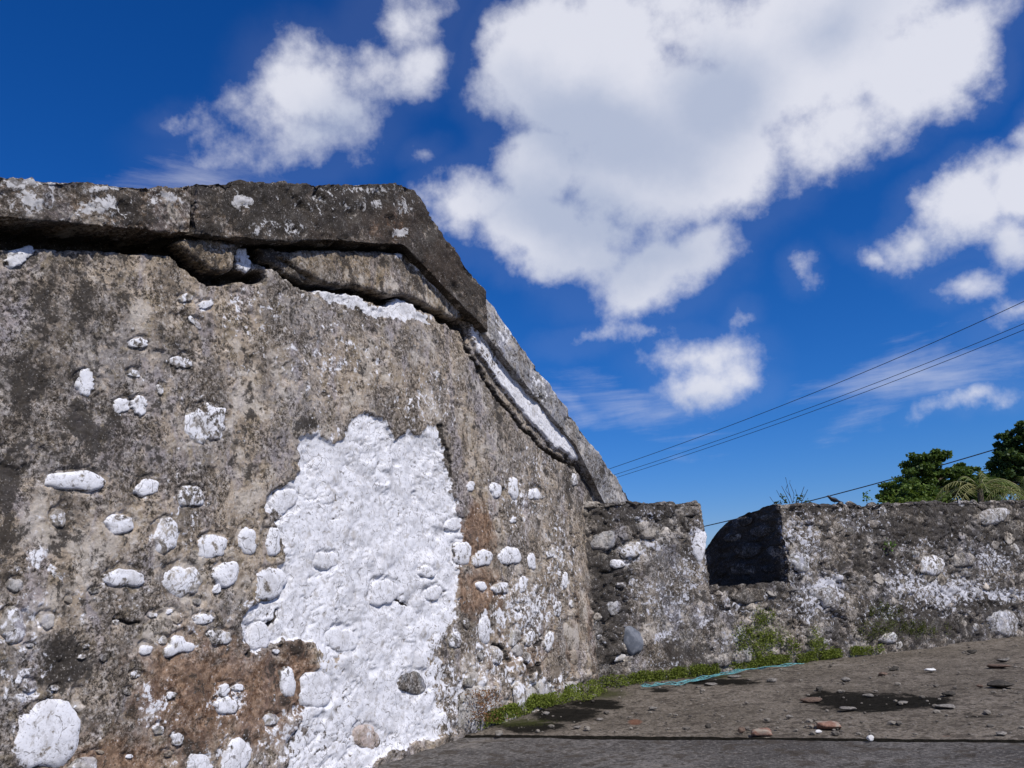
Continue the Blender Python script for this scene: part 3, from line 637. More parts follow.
quadsolid('back_wall', [(G1(sl, -.2, DB), G1(sl, zl, DB), G1(sp_, zp, DB), G1(sp_, -.2, DB)), (G1(sp_, -.2, DB), G1(sp_, zp, DB), G1(sr, zr, DB), G1(sr, -.2, DB))], M_wall, gate)
zlt, zrt, zpt = float(cope_top(sl))-.05, 2.6, float(cope_top(sp_))-.05
quadsolid('roof', [(G1(sl-.1, zlt, -.2), G1(sp_, zpt, -.2), G1(sp_, zpt, DB-.1), G1(sl-.1, zlt, DB-.1)), (G1(sp_, zpt, -.2), G1(sr, zrt, -.2), G1(sr, zrt, DB-.1), G1(sp_, zpt, DB-.1)),
                   (G1(sp_, zpt-.4, -.2), G1(sl-.1, zlt-.4, -.2), G1(sl-.1, zlt-.4, DB-.1), G1(sp_, zpt-.4, DB-.1)), (G1(sr, zrt-.4, -.2), G1(sp_, zpt-.4, -.2), G1(sp_, zpt-.4, DB-.1), G1(sr, zrt-.4, DB-.1))], M_cope, gate)

# ------------------------------------------------------------------ the parapet with its embrasure
par = thing('stone_parapet', O2+T2*3.5-N2*1.0, 'rough rubble parapet wall with a dark gun embrasure beside the gatehouse', 'wall')
def G2(s, z, d): return O2+T2*s+N2*d+np.array([0, 0, z])
def par_disp(P):
    Pj = P+np.stack([fbm(P, 5, 2, 201), fbm(P, 5, 2, 202), fbm(P, 5, 2, 203)], -1)*0.05
    c1, c2, rid = cells(Pj*np.array([1, 1, 1.35]), 6.2, 33)
    b1, b2, _ = cells(Pj, 13.0, 37)
    cob = np.clip(1-c1*1.3, 0, 1)**0.7
    s = (P-O2)@T2; x, y = topx(P)
    plast = sst(x, 628, 645)*sst(x, 715, 700)*sst(y, 540, 556)         # smoother plastered middle of the left merlon
    k = 1-0.75*plast
    return (fbm(P, 0.8, 3, 21)*0.035+fbm(P, 3.5, 3, 24)*0.02+k*(cob*0.018+(rid-.5)*0.040-0.01-sst(c2-c1, 0.09, 0)*0.045*sst(fbm(P, 2.5, 2, 27), -.35, .15)-sst(b2-b1, .07, 0)*0.012+fbm(P, 7, 4, 26)*0.035)+fbm(P, 20, 5, 22, .66)*0.017)
def par_mask(P):
    x, y = topx(P); jn = fbm(P, 4, 3, 303)*12; x = x+jn; y = y+fbm(P, 4, 3, 304)*8
    def so(lst):
        r = np.zeros(len(P))
        for cx, cy, rx, ry, w in lst: r = np.maximum(r, w*np.exp(-1.1*(((x-cx)/rx)**2+((y-cy)/ry)**2)))
        return r
    w = so([(632, 551, 13, 9, .55), (652, 545, 16, 12, .42), (699, 540, 7, 16, .6), (665, 600, 45, 30, .28), (625, 563, 12, 5, .5), (635, 583, 16, 8, .3), (668, 638, 14, 8, .4), (700, 620, 14, 14, .3),
            (800, 540, 25, 40, .34), (830, 590, 16, 20, .62), (815, 600, 30, 30, .4), (905, 580, 28, 22, .42), (950, 590, 45, 18, .55), (990, 560, 30, 20, .36), (945, 600, 20, 16, .5), (1000, 595, 50, 8, .5), (860, 520, 40, 20, .22), (740, 605, 40, 14, .3), (650, 515, 30, 10, .25), (1003, 622, 16, 12, .5),
            (880, 610, 60, 20, .25), (730, 640, 20, 15, .25), (660, 660, 30, 10, .25), (930, 545, 40, 10, .25), (690, 570, 25, 20, .3)])
    d = so([(600, 560, 14, 90, .42), (612, 620, 16, 60, .35), (640, 515, 50, 18, .34), (880, 505, 200, 12, .30), (920, 530, 80, 16, .28), (880, 560, 30, 18, .35), (890, 620, 60, 20, .3), (990, 600, 30, 25, .22), (745, 555, 50, 50, .35), (740, 600, 30, 12, .3), (690, 598, 20, 12, .2), (1000, 540, 30, 25, .25), (690, 660, 30, 20, .2), (960, 625, 30, 15, .2)])
    m = so([(765, 635, 32, 26, .52), (750, 660, 60, 10, .5), (815, 640, 18, 18, .48), (885, 625, 30, 24, .42), (905, 632, 40, 12, .4), (700, 668, 60, 7, .5), (970, 640, 60, 6, .25), (615, 672, 25, 10, .4), (990, 660, 40, 8, .2), (740, 650, 20, 14, .4)])
    r = so([(790, 560, 25, 30, .3), (745, 590, 40, 10, .35), (690, 600, 40, 30, .28), (925, 565, 10, 7, .5), (660, 650, 40, 20, .3), (735, 625, 30, 20, .25), (885, 600, 60, 20, .2)])
    back = sst((P-O2)@N2, -0.06, -0.18)                            # inside the embrasure: shade painted in, darker mask and less white
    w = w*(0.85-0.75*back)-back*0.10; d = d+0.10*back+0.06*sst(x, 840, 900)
    return np.stack([w, r, d, m], -1)
def drop(b):                                       # the top falls away towards the outside
    return float(np.interp(b, [0, 0.1, 0.6, 1.0, 1.3, 1.5, 1.75, 2.4], [0.03, 0.0, 0.045, 0.12, 0.21, 0.32, 0.52, 1.0]))
def par_block(name, s0, s1, ztop, step, nz, lab, dfront=0.0, bd=None):
    ps = np.arange(s0, s1+step*.5, step); zb = np.full(len(ps), -0.2); zt = ztop(ps)
    Vw, Fw = grid_prism(ps, zb, zt, dfront, -2.2, nz, 40, par_disp, O2, T2, N2, bd)
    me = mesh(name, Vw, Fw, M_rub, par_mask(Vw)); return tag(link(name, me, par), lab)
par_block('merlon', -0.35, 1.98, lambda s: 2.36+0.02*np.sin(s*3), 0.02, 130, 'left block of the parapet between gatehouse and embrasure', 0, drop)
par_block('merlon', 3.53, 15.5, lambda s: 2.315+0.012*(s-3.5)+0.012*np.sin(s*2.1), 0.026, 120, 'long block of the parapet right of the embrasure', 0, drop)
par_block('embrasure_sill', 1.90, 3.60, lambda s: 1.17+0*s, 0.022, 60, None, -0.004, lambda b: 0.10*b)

def rock_mesh(seed, sub=2, rough=0.22, box=False):
    import bmesh
    bm = bmesh.new(); bmesh.ops.create_icosphere(bm, subdivisions=sub, radius=1.0)
    V = np.array([v.co[:] for v in bm.verts]); r = random.Random(seed)
    k = 1+fbm(V+seed*3.1, 1.1, 3, seed)*rough*1.6
    V2 = V*k[:, None]*(1+0.10*fbm(V+seed, 3.5, 2, seed+1))[:, None]
    for _ in range(10):                             # knock flat facets on it
        n = Vector((r.uniform(-1, 1), r.uniform(-1, 1), r.uniform(-1, 1))).normalized(); n = np.array(n); c = r.uniform(.50, .80)
        dd = V2@n-c; V2 = V2-np.clip(dd, 0, None)[:, None]*n*0.85
    if box: V2 = np.clip(V2*1.25, -0.85+0.12*fbm(V*1.5+seed, 1, 2, seed)[:, None], 0.85+0.12*fbm(V*1.5, 1, 2, seed)[:, None])+fbm(V*4, 1, 3, seed)[:, None]*0.07
    for v, c in zip(bm.verts, V2): v.co = c
    me = bpy.data.meshes.new('stone'); bm.to_mesh(me); bm.free()
    me.polygons.foreach_set('use_smooth', np.ones(len(me.polygons), dtype=bool))
    setattr_mask(me, np.zeros((len(V2), 4)))
    return me
VAR = {}
for mname, mt in (('rs', M_rs), ('rd', M_rdark), ('rp', M_rpale)):
    VAR[mname] = []
    for k in range(7):
        me = rock_mesh(k*5+len(mname)+{'rs': 0, 'rd': 50, 'rp': 90}[mname], 3, 0.32); me.materials.append(mt); VAR[mname].append(me)
placed = []
def place_rock(s, z, d, w, h, dep, kind, tilt=None):
    me = random.choice(VAR[kind]); P = G2(s, z, d)
    o = link('stone', me, par, P)
    o.rotation_euler = Matrix((( T2[0], N2[0], 0), (T2[1], N2[1], 0), (0, 0, 1))).to_euler() if False else (0, 0, 0)
    Mx = Matrix(((T2[0], -N2[0], 0), (T2[1], -N2[1], 0), (0, 0, 1))).to_4x4() @ Matrix.Rotation(tilt if tilt is not None else random.uniform(-.35, .35), 4, 'Y')
    o.rotation_euler = Mx.to_euler(); o.scale = (w, dep, h)
    placed.append((s, z, max(w, h*1.0))); return o
tries = 0; cnt = 0
while cnt < 130 and tries < 9000:
    tries += 1
    s = random.uniform(0.05, 10.3)**1.0; z = random.uniform(0.03, 2.34)
    if 1.85 < s < 3.6 and z > 1.08: continue
    w = random.uniform(0.05, 0.16)*(1+0.03*s); h = w*random.uniform(0.4, 0.8)
    if s < 1.9 and z < 1.85 and s > 0.55 and random.random() < 0.9: continue
    if s > 3.4 and z > 1.7: w *= 0.9
    if any((s-a)**2+((z-b)*1.3)**2 < (w*0.9+c*0.9)**2 for a, b, c in placed): continue
    x, y = topx(G2(s, z, 0)[None])
    wt = par_mask(G2(s, z, 0)[None])[0]
    rr = random.random(); kind = 'rp' if rr < 0.10+wt[0]*0.5 else ('rd' if rr > 0.72-wt[2]*0.6 else 'rs')
    place_rock(s, z, random.uniform(-0.025, -0.008), w, h, random.uniform(0.028, 0.042), kind); cnt += 1
for k in range(42):                                  # stones showing along the top edge
    s = random.uniform(0.0, 1.9) if k < 10 else random.uniform(3.6, 11.5)
    w = random.uniform(0.06, 0.14); place_rock(s, 2.30+(0.04 if s < 2 else 0)+0.012*max(0, s-3.5)-random.uniform(0.0, .03), random.uniform(-0.12, -0.02), w, w*0.42, 0.08, random.choice(['rs', 'rd', 'rs']))
for z, b, w, h in ((1.36, .35, .30, .10), (1.40, 1.0, .34, .11), (1.62, .2, .2, .10), (1.66, .75, .36, .12), (1.95, .45, .30, .11), (1.90, 1.15, .25, .09), (2.14, .25, .22, .08), (2.12, .8, .26, .08)):   # large blocks in the cheek
    o = link('stone', random.choice(VAR['rd']), par, G2(3.53, z, -b)); Mx = Matrix(((T2[0], -N2[0], 0), (T2[1], -N2[1], 0), (0, 0, 1))).to_4x4()
    o.rotation_euler = Mx.to_euler(); o.scale = (0.035, w, h)
def key2(cx, cy, rx, ry, mat, lab, rot=0, seed=0, h=0.05, dep=0.015):
    h = h*0.5; dep = dep*0.6
    tag(traced_stone(cx, cy, rx, ry, rot, 'w', O2, T2, N2, depth=dep, parent=par, seed=seed, hgt=h, mat=mat), lab)
key2(633, 641, 9, 14, M_blue, 'smooth blue-grey boulder', 0, 901, .05, 0.02)
key2(604, 541, 12, 9, M_darkstone, 'round grey stone ringed with lime', 0, 902, .04, .02)
key2(632, 550, 10, 8, M_part, 'whitewashed squarish stone', 5, 903, .04, .015)
key2(699, 545, 7, 15, M_white, 'tall whitewashed stone at the corner', -6, 904, .04, .015)
key2(617, 564, 8, 4, M_white, 'small flat white stone', 0, 905, .03, .02)
key2(994, 516, 15, 8, M_rpale, 'pale boulder near the top', 4, 906, .08, .02)
key2(932, 565, 13, 9, M_part, 'white stone with a reddish stain', 0, 907, .06, .02)
key2(1004, 623, 15, 12, M_rpale, 'pale boulder at the foot', 0, 908, .08, .02)
key2(963, 560, 11, 8, M_rs, None, 0, 909, .06, .02)
key2(800, 562, 9, 10, M_rpale, None, 0, 911, .05, .02)
key2(829, 598, 10, 12, M_rpale, None, 20, 912, .05, .02)
key2(742, 656, 9, 9, M_darkstone, None, 0, 913, .06, .02)
key2(722, 660, 9, 7, M_rs, None, 0, 914, .05, .02)
key2(888, 638, 8, 6, M_rpale, None, 0, 915, .06, .03)
key2(648, 530, 12, 8, M_rs, None, 0, 916, .05, .02)
key2(686, 512, 14, 5, M_rs, None, 6, 917, .05, .02)
key2(750, 596, 16, 7, M_rdark, None, 0, 918, .05, .0)

# ------------------------------------------------------------------ ground
def ground_mat(name, c1, c2, c3, wet=True, bscale=1.0):
    m = bpy.data.materials.new(name); m.use_nodes = True; m.node_tree.nodes.clear(); t = NT(m.node_tree)
    pos = t.n('ShaderNodeNewGeometry').outputs['Position']
    at = t.n('ShaderNodeAttribute', attribute_name='mask'); sp = t.n('ShaderNodeSeparateColor', ins={0: at.outputs['Color']})
    n1 = t.noise(pos, 0.9, 7, 0.62, 0.5); n2 = t.noise(pos, 5, 7, 0.66); n3 = t.noise(pos, 32, 6, 0.7); n4 = t.noise(pos, 130, 3, 0.6)
    col = t.mix(t.step(n1, 0.38, 0.62), c1, c2); col = t.mix(t.m('MULTIPLY', t.step(n2, 0.50, 0.66), 0.8), col, c3)
    col = t.mix(t.m('MULTIPLY', t.step(n3, 0.53, 0.62), 0.55), col, (0.30, 0.27, 0.24))
    col = t.mix(t.m('MULTIPLY', t.step(n3, 0.48, 0.40), 0.7), col, (0.055, 0.048, 0.042))
    col = t.mix(t.m('MULTIPLY', t.step(n2, 0.48, 0.41), 0.75), col, (0.075, 0.062, 0.050))
    col = t.mix(t.m('MULTIPLY', t.step(n1, 0.60, 0.68), 0.5), col, (0.30, 0.265, 0.225))
    n8 = t.noise(pos, 11, 5, 0.6, 0.5); col = t.mix(t.m('MULTIPLY', t.step(n8, 0.42, 0.37), 0.7), col, (0.05, 0.042, 0.035))
    col = t.mix(t.m('MULTIPLY', t.step(n4, 0.42, 0.34), 0.5), col, (0.03, 0.03, 0.03))
    col = t.mix(t.m('MULTIPLY', t.step(n4, 0.62, 0.7), 0.35), col, (0.40, 0.38, 0.35))
    w = t.m('ADD', sp.outputs[0], t.m('MULTIPLY', t.m('SUBTRACT', n3, 0.5), 0.8))
    w = t.m('ADD', w, t.m('MULTIPLY', t.m('SUBTRACT', n2, 0.5), 1.2)); wm = t.step(w, 0.38, 0.66)
    col = t.mix(t.m('MULTIPLY', wm, 0.95), col, (0.009, 0.0085, 0.007))
    r = t.m('ADD', sp.outputs[1], t.m('MULTIPLY', t.m('SUBTRACT', n3, 0.5), 0.8)); col = t.mix(t.m('MULTIPLY', t.step(r, 0.4, 0.6), 0.7), col, (0.20, 0.085, 0.05))
    g = t.m('ADD', sp.outputs[2], t.m('MULTIPLY', t.m('SUBTRACT', n3, 0.5), 0.9)); col = t.mix(t.m('MULTIPLY', t.step(g, 0.4, 0.6), 0.85), col, (0.05, 0.055, 0.018))
    h = t.m('ADD', t.m('MULTIPLY', n3, 0.6), t.m('MULTIPLY', n4, 0.3)); h = t.m('ADD', h, n2)
    bp = t.n('ShaderNodeBump', ins={'Strength': 0.9*bscale, 'Distance': 0.035, 'Height': h})
    b = t.n('ShaderNodeBsdfPrincipled', ins={'Base Color': col, 'Roughness': 0.92, 'Normal': bp.outputs[0]})
    b.inputs['Specular IOR Level'].default_value = 0.02
    t.n('ShaderNodeOutputMaterial', ins={0: b.outputs[0]}); return m
M_g1 = ground_mat('terrace_concrete', (0.160, 0.135, 0.105), (0.230, 0.195, 0.155), (0.105, 0.087, 0.067))
M_g2 = ground_mat('dark_concrete', (0.095, 0.088, 0.083), (0.175, 0.162, 0.150), (0.070, 0.064, 0.060))
M_g3 = simple('dry_earth', (0.13, 0.11, 0.08), (0.20, 0.17, 0.12), 2.0, c3=(0.07, 0.09, 0.03))
JA, JB = gnd(462, 736), gnd(1024, 741.5)
jd = (JB-JA)/np.linalg.norm(JB-JA); jn = np.array([-jd[1], jd[0], 0])            # jn points away from the camera
def in_lobes(P, lst, seed, amp=10):
    x, y = topx(P); x = x+fbm(P, 2.2, 4, seed)*amp*1.6; y = y+fbm(P, 2.2, 4, seed+5)*amp*0.35
    r = np.zeros(len(P))
    for cx, cy, rx, ry, w in lst: r = np.maximum(r, w*np.exp(-0.9*(((x-cx)/rx)**2+((y-cy)/ry)**2)))
    return r
WET = [(865, 702, 62, 12, 1.1), (905, 703, 58, 8, 1.0), (820, 697, 20, 9, .9), (565, 715, 44, 9, 1.1), (530, 727, 44, 6, 1.0), (595, 704, 26, 5, 1.0), (720, 681, 42, 4, .9), (745, 684, 24, 3, .8), (660, 691, 18, 3, .8), (985, 717, 30, 3, .62), (870, 731, 26, 3, .5), (690, 690, 20, 3, .5), (610, 735, 20, 3, .35),
       (960, 660, 40, 5, .33), (900, 668, 40, 3, .3), (760, 715, 40, 4, .25), (1010, 700, 20, 4, .3)]
def ground_grid(name, side):
    # slab laid out along its joint: u runs along the joint, v away from it
    if side > 0: us = np.linspace(-4.5, 13.5, 1000); vs = np.concatenate([[0.0, 0.004], 0.02+np.linspace(0, 1, 330)**1.35*15.5])
    else: us = np.linspace(-6.0, 10.0, 620); vs = -0.030-np.concatenate([[0.0, 0.004], 0.02+np.linspace(0, 1, 130)**1.5*7.5])
    VV_, UU_ = np.meshgrid(vs, us, indexing='ij')
    P = JA+UU_[..., None]*jd+VV_[..., None]*jn; Pf = P.reshape(-1, 3).copy(); v = np.abs(VV_.ravel()-(0 if side > 0 else -0.030))
    wob = (fbm(np.stack([UU_.ravel()*1.0, np.zeros(len(Pf)), np.zeros(len(Pf))+side], -1), 1.6, 5, 60, .6)*0.05)*np.exp(-v*3)
    Pf += wob[:, None]*jn
    if side > 0: z = 0.008+fbm(Pf, 0.7, 3, 63)*0.014*sst(v, 0, .5)+fbm(Pf, 4, 5, 64, .65)*0.020*sst(v, 0, 0.4)+fbm(Pf, 24, 4, 65)*0.006
    else: z = -0.004+fbm(Pf, 2, 3, 66)*0.008+fbm(Pf, 20, 4, 67, .6)*0.004
    z = np.where(v < 0.002, -0.12, z); Pf[:, 2] = z
    wet = in_lobes(Pf, WET, 81) if side > 0 else in_lobes(Pf, [(700, 748, 60, 4, .3), (900, 752, 60, 5, .3), (520, 750, 40, 4, .3)], 83)
    wet = np.maximum(wet, np.where(v < 0.006, 1.2, sst(v, 0.05, 0.0)*0.5))
    red = in_lobes(Pf, [(633, 722, 9, 4, .8), (812, 726, 8, 3, .6), (945, 736, 10, 2, .5)], 85, 3)
    grn = in_lobes(Pf, [(520, 722, 60, 8, .6), (600, 694, 50, 8, .6), (700, 676, 80, 5, .6), (800, 663, 40, 4, .5)], 87, 4)
    F = gridfaces(len(vs), len(us), flip=side < 0)
    o = link(name, mesh(name, Pf, F, M_g1 if side > 0 else M_g2, np.stack([wet, red, grn, np.zeros(len(Pf))], -1))); tag(o, kind='structure'); return o
ground_grid('terrace_floor', 1)
ground_grid('pavement', -1)
# wide ground around and beyond the fort, out to the horizon
gr = bpy.data.meshes.new('ground'); V = [(0, 0, -0.07)]; F = []
rings = [3, 8, 20, 60, 200, 800, 3500]; na = 48
for q in rings:
    for k in range(na): V.append((q*math.cos(k*2*math.pi/na), q*math.sin(k*2*math.pi/na), -0.07-0.0*q))
for k in range(na): F.append((0, 1+k, 1+(k+1) % na))
for i in range(len(rings)-1):
    for k in range(na):
        a = 1+i*na+k; b = 1+i*na+(k+1) % na; F.append((a, a+na, b+na, b))
gr.from_pydata(V, [], F); gr.materials.append(M_g3); tag(link('ground', gr), kind='structure')

# ------------------------------------------------------------------ loose pieces on the terrace
M_brick = simple('broken_brick', (0.16, 0.085, 0.06), (0.29, 0.17, 0.125), 40, c3=(0.30, 0.25, 0.2))
M_chipw = simple('white_chip', (0.62, 0.60, 0.57), (0.80, 0.79, 0.77), 60)
M_chipg = simple('pale_chip', (0.12, 0.108, 0.094), (0.26, 0.24, 0.215), 60)
M_chipd = simple('dark_clod', (0.030, 0.027, 0.022), (0.075, 0.066, 0.055), 50)
M_chipb = simple('brown_clod', (0.09, 0.06, 0.045), (0.17, 0.12, 0.09), 50)
LOOSE = [  # x, y, half width, half height (px), material, label, category
    (762, 732, 11, 4.0, M_brick, 'larger broken piece of red brick lying near the pavement joint', 'brick fragment'),
    (742, 730, 4, 3.5, M_chipb, 'small brown lump against the end of the larger red brick piece', 'stone'),
    (829, 725, 12, 3.6, M_brick, 'worn red brick piece just in front of the big dark damp patch', 'brick fragment'),
    (812, 699, 11, 3.0, M_chipb, 'flat brown fragment at the left end of the big damp patch', 'brick fragment'),
    (870, 737.5, 3.2, 3.0, M_chipw, 'small pointed white pebble near the pavement joint', 'stone'),
    (818, 731, 3.5, 2, M_chipw, 'tiny white chip left of the worn red brick piece', 'stone'),
    (931, 669.5, 6.5, 1.8, M_chipw, 'flat bright white stone chip at the back of the terrace', 'stone'),
    (848, 708, 8.5, 1.8, M_chipg, 'long pale flat stone chip lying in the big damp patch', 'stone'),
    (869, 695, 6, 1.6, M_chipg, 'pale flat stone at the back edge of the big damp patch', 'stone'),
    (902, 702, 6, 1.3, M_chipg, 'thin grey chip in the middle of the big damp patch', 'stone'),
    (1002, 684.5, 11, 3.8, M_chipd, 'largest dark lump lying at the right of the terrace', 'clod'),
    (950, 693.5, 7, 2.6, M_chipd, 'dark lump behind the right end of the big damp patch', 'clod'),
    (947, 706, 9, 2.2, M_chipg, 'dull grey flat stone at the right tip of the big damp patch', 'stone'),
    (980, 686, 3, 1.8, M_chipb, 'small brown pebble beside the largest dark lump', 'stone'),
    (998, 666, 9, 2.2, M_chipb, 'flat brown clod at the far right of the terrace', 'clod'),
    (1004, 660, 6, 2.0, M_chipg, 'pale grey stone just behind the flat brown clod', 'stone'),
    (972, 651, 5, 2.0, M_chipd, 'small dark clod close to the foot of the parapet', 'clod'),
    (883, 674, 5, 2.2, M_chipb, 'brown bump of a stone in line with the corner of the mossy wall foot', 'stone'),
    (895, 668, 5, 2.2, M_chipd, 'dark clod left of the bright white chip', 'clod'),
    (846, 679, 5, 3.0, M_chipg, 'grey pebble among dark crumbs behind the big damp patch', 'stone'),
    (819, 689, 4, 3.0, M_chipd, 'dark lump at the back left of the big damp patch', 'clod'),
    (772, 680, 5, 2.6, M_chipg, 'grey pebble in front of the far end of the turquoise rope', 'stone'),
    (708, 725, 3.5, 2.5, M_chipd, 'lone black pebble left of the brick pieces', 'clod'),
    (652, 708, 5, 2.0, M_chipg, 'pale pebble on the terrace in front of the turquoise rope', 'stone'),
    (735, 676, 8, 1.8, M_chipg, 'tan flat chip on the damp streak beside the turquoise rope', 'stone'),
    (712, 684, 8, 1.6, M_chipg, 'pale flat chip in front of the turquoise rope', 'stone'),
    (499, 734, 5, 2.2, M_chipg, 'pale cobble at the near end of the moss strip', 'stone'),
    (545, 713, 5, 2.0, M_chipg, 'pale pebble on the edge of the moss and damp patch', 'stone'),
    (600, 719, 3.5, 1.6, M_chipg, 'small pale pebble right of the near damp patch', 'stone'),
    (577, 727, 4.5, 1.6, M_chipg, 'grey pebble at the front of the near damp patch', 'stone'),
    (789, 716, 4, 1.8, M_chipg, 'pale crumb beside the worn red brick piece', 'stone'),
    (1002, 733, 5, 1.8, M_chipg, 'grey pebble at the lower right of the terrace', 'stone'),
]
for i, (x, y, hw, hh, mt, lab, cat) in enumerate(LOOSE):
    p = gnd(x, y+hh*0.6, 0.02); dist = np.linalg.norm(p-CP); w = hw*dist/830; h = hh*dist/830*0.9
    me = rock_mesh(300+i, 3, 0.32, mt is M_brick); me.materials.append(mt)
    o = link('loose_stone' if cat != 'brick fragment' else 'brick_fragment', me, None, (p[0], p[1], 0.02+h*0.45))
    if mt is M_chipd or mt is M_chipb: o.name = 'clod' if cat == 'clod' else o.name
    o.scale = (w, w*0.75, h); o.rotation_euler = (0, 0, random.uniform(-.3, .3)); tag(o, lab, cat)
    tag(o, group='loose pieces lying on the terrace')

def scatter(name, pts, sizes, mat, label, cat, tri=True, jit=0.5, flat=0.6, up=0.0):
    """many small leaf or crumb faces in one mesh"""
    n = len(pts); P = np.asarray(pts)
    a = rng.normal(size=(n, 3)); a[:, 2] = a[:, 2]*flat+up; a /= np.linalg.norm(a, axis=1, keepdims=True)
    b = rng.normal(size=(n, 3)); b -= (b*a).sum(1)[:, None]*a; b /= np.linalg.norm(b, axis=1, keepdims=True)
    s = np.asarray(sizes)[:, None]; q = a*s; r = b*s*0.42
    V = np.stack([P-q*0.1, P+q*0.45+r, P+q, P+q*0.45-r], 1).reshape(-1, 3)
    F = np.arange(n*4).reshape(-1, 4)
    me = mesh(name, V, F, mat, smooth=False); o = link(name, me); tag(o, label, cat, kind='stuff'); return o
# gravel crumbs
n = 600; gx = rng.uniform(430, 1040, n); gy = rng.uniform(640, 742, n); P = []
import bmesh
bmg = bmesh.new(); kc = 0
for x, y in zip(gx, gy):
    p = gnd(x, y, 0.02); s1 = (p-O1)@N1; s2 = (p-O2)@N2
    if s1 < 0.1 or s2 < 0.1 or (p-JA)@jn < 0.03: continue
    sz_ = random.uniform(0.006, 0.02)*(0.6+random.random()**3*1.6)
    Mx = Matrix.Translation((p[0], p[1], 0.024)) @ Matrix.Rotation(random.uniform(0, 6), 4, 'Z') @ Matrix.Diagonal((sz_*random.uniform(.8, 1.6), sz_, sz_*0.6, 1))
    bmesh.ops.create_icosphere(bmg, subdivisions=1, radius=1, matrix=Mx)
me = bpy.data.meshes.new('gravel'); bmg.to_mesh(me); bmg.free()
M_grav = simple('gravel', (0.05, 0.042, 0.036), (0.14, 0.125, 0.105), 6.0, rnd=0.7)
me.materials.append(M_grav); tag(link('gravel', me), 'fine gravel and crumbs strewn over the terrace floor', 'gravel', kind='stuff')

# moss and small weeds along the foot of the walls
M_moss = simple('moss_leaf', (0.05, 0.07, 0.012), (0.145, 0.175, 0.03), 14, 0.8, 0.0, rnd=0.5, trans=0.3)
M_mossd = simple('dark_moss', (0.03, 0.04, 0.012), (0.085, 0.095, 0.025), 14, 0.8, 0.0, rnd=0.4, trans=0.2)
M_red = simple('dry_red_weed', (0.09, 0.04, 0.025), (0.19, 0.10, 0.05), 20, 0.8, 0.0, rnd=0.4, trans=0.2)
up_l = [(462, 722), (490, 712), (520, 705), (560, 695), (590, 682), (612, 668), (640, 672), (700, 666), (740, 658), (775, 650), (822, 650)]
lo_l = [(462, 733), (490, 728), (520, 717), (560, 707), (590, 702), (612, 692), (640, 686), (700, 678), (740, 670), (775, 664), (822, 658)]
P = []; Sz = []
while len(P) < 24000:
    x = random.uniform(462, 824); lo = np.interp(x, *zip(*lo_l)); u = np.interp(x, *zip(*up_l)); f = random.random()**1.3
    y = lo-f*(lo-u)+random.uniform(-1, 1.2)
    p = gnd(x, min(y, lo), 0.0)
    d1 = (p-O1)@N1 if (p-O1)@T1 < 0 else 9; d2 = (p-O2)@N2
    d = min(d1, d2)
    if d < 0.0:
        p = p+(N1 if d1 < d2 else N2)*(-d+random.uniform(0, .06)); d = .03
    nz = vnoise(np.array([[p[0]*6, p[1]*6, 3.0]]))[0]
    if nz+0.6*random.random() < (0.02 if x < 760 else 0.25): continue
    p = p+np.array([0, 0, max(0, 0.14-0.35*d)*random.random()+0.015+0.04*max(0, nz)])
    P.append(p); Sz.append(random.uniform(0.010, 0.024))
scatter('moss_strip', P, Sz, M_moss, 'bright green moss and tiny weeds along the foot of the walls', 'moss', up=0.6)
def wall_clump(name, lobes, n, mat, label, smin, smax, O=O2, N=N2, thick=0.05):
    P = []; Sz = []; tot = sum(l[2]*l[3] for l in lobes)
    cs = []
    for cx, cy, rx, ry in lobes:
        for _ in range(int(max(6, rx*ry/14))):
            a = random.uniform(0, 6.28); r = math.sqrt(random.random()); cs.append((cx+rx*r*math.cos(a), cy+ry*r*math.sin(a), random.uniform(.02, .055)))
    for _ in range(n):
        cx, cy, r = random.choice(cs); p = hit(cx, cy, O, N, 0.03)+np.array([random.gauss(0, r), random.gauss(0, r), random.gauss(0, r*1.1)])
        q = (p-O)@N
        p = p+N*(abs(q-0.03)*0.6+0.03-q) ; P.append(p); Sz.append(random.uniform(smin, smax))
    return scatter(name, P, Sz, mat, label, 'moss')
wall_clump('wall_moss', [(762, 630, 17, 18), (775, 646, 22, 14), (752, 652, 18, 8), (742, 640, 9, 12), (765, 615, 8, 6)], 3400, M_moss, 'green creeping moss growing on the wall below the embrasure', 0.012, 0.026)
wall_clump('wall_moss', [(815, 638, 8, 13), (822, 648, 12, 6)], 800, M_moss, 'yellow-green moss on the wall foot right of the embrasure', 0.012, 0.024)
wall_clump('wall_moss', [(885, 612, 16, 14), (900, 630, 30, 8), (872, 630, 12, 10), (930, 628, 20, 6)], 2600, M_mossd, 'dark olive moss clumps low on the long right part of the parapet', 0.012, 0.024)
P = []; Sz = []
for _ in range(900):
    x = random.gauss(486, 8); y = random.uniform(690, 722); p = hit(x, y, O1, N1, random.uniform(.02, .14)); p[2] = max(p[2], 0.02); P.append(p); Sz.append(random.uniform(.010, .022))
scatter('dry_weed', P, Sz, M_red, 'reddish dry weed at the near end of the moss strip', 'weed', up=0.5)

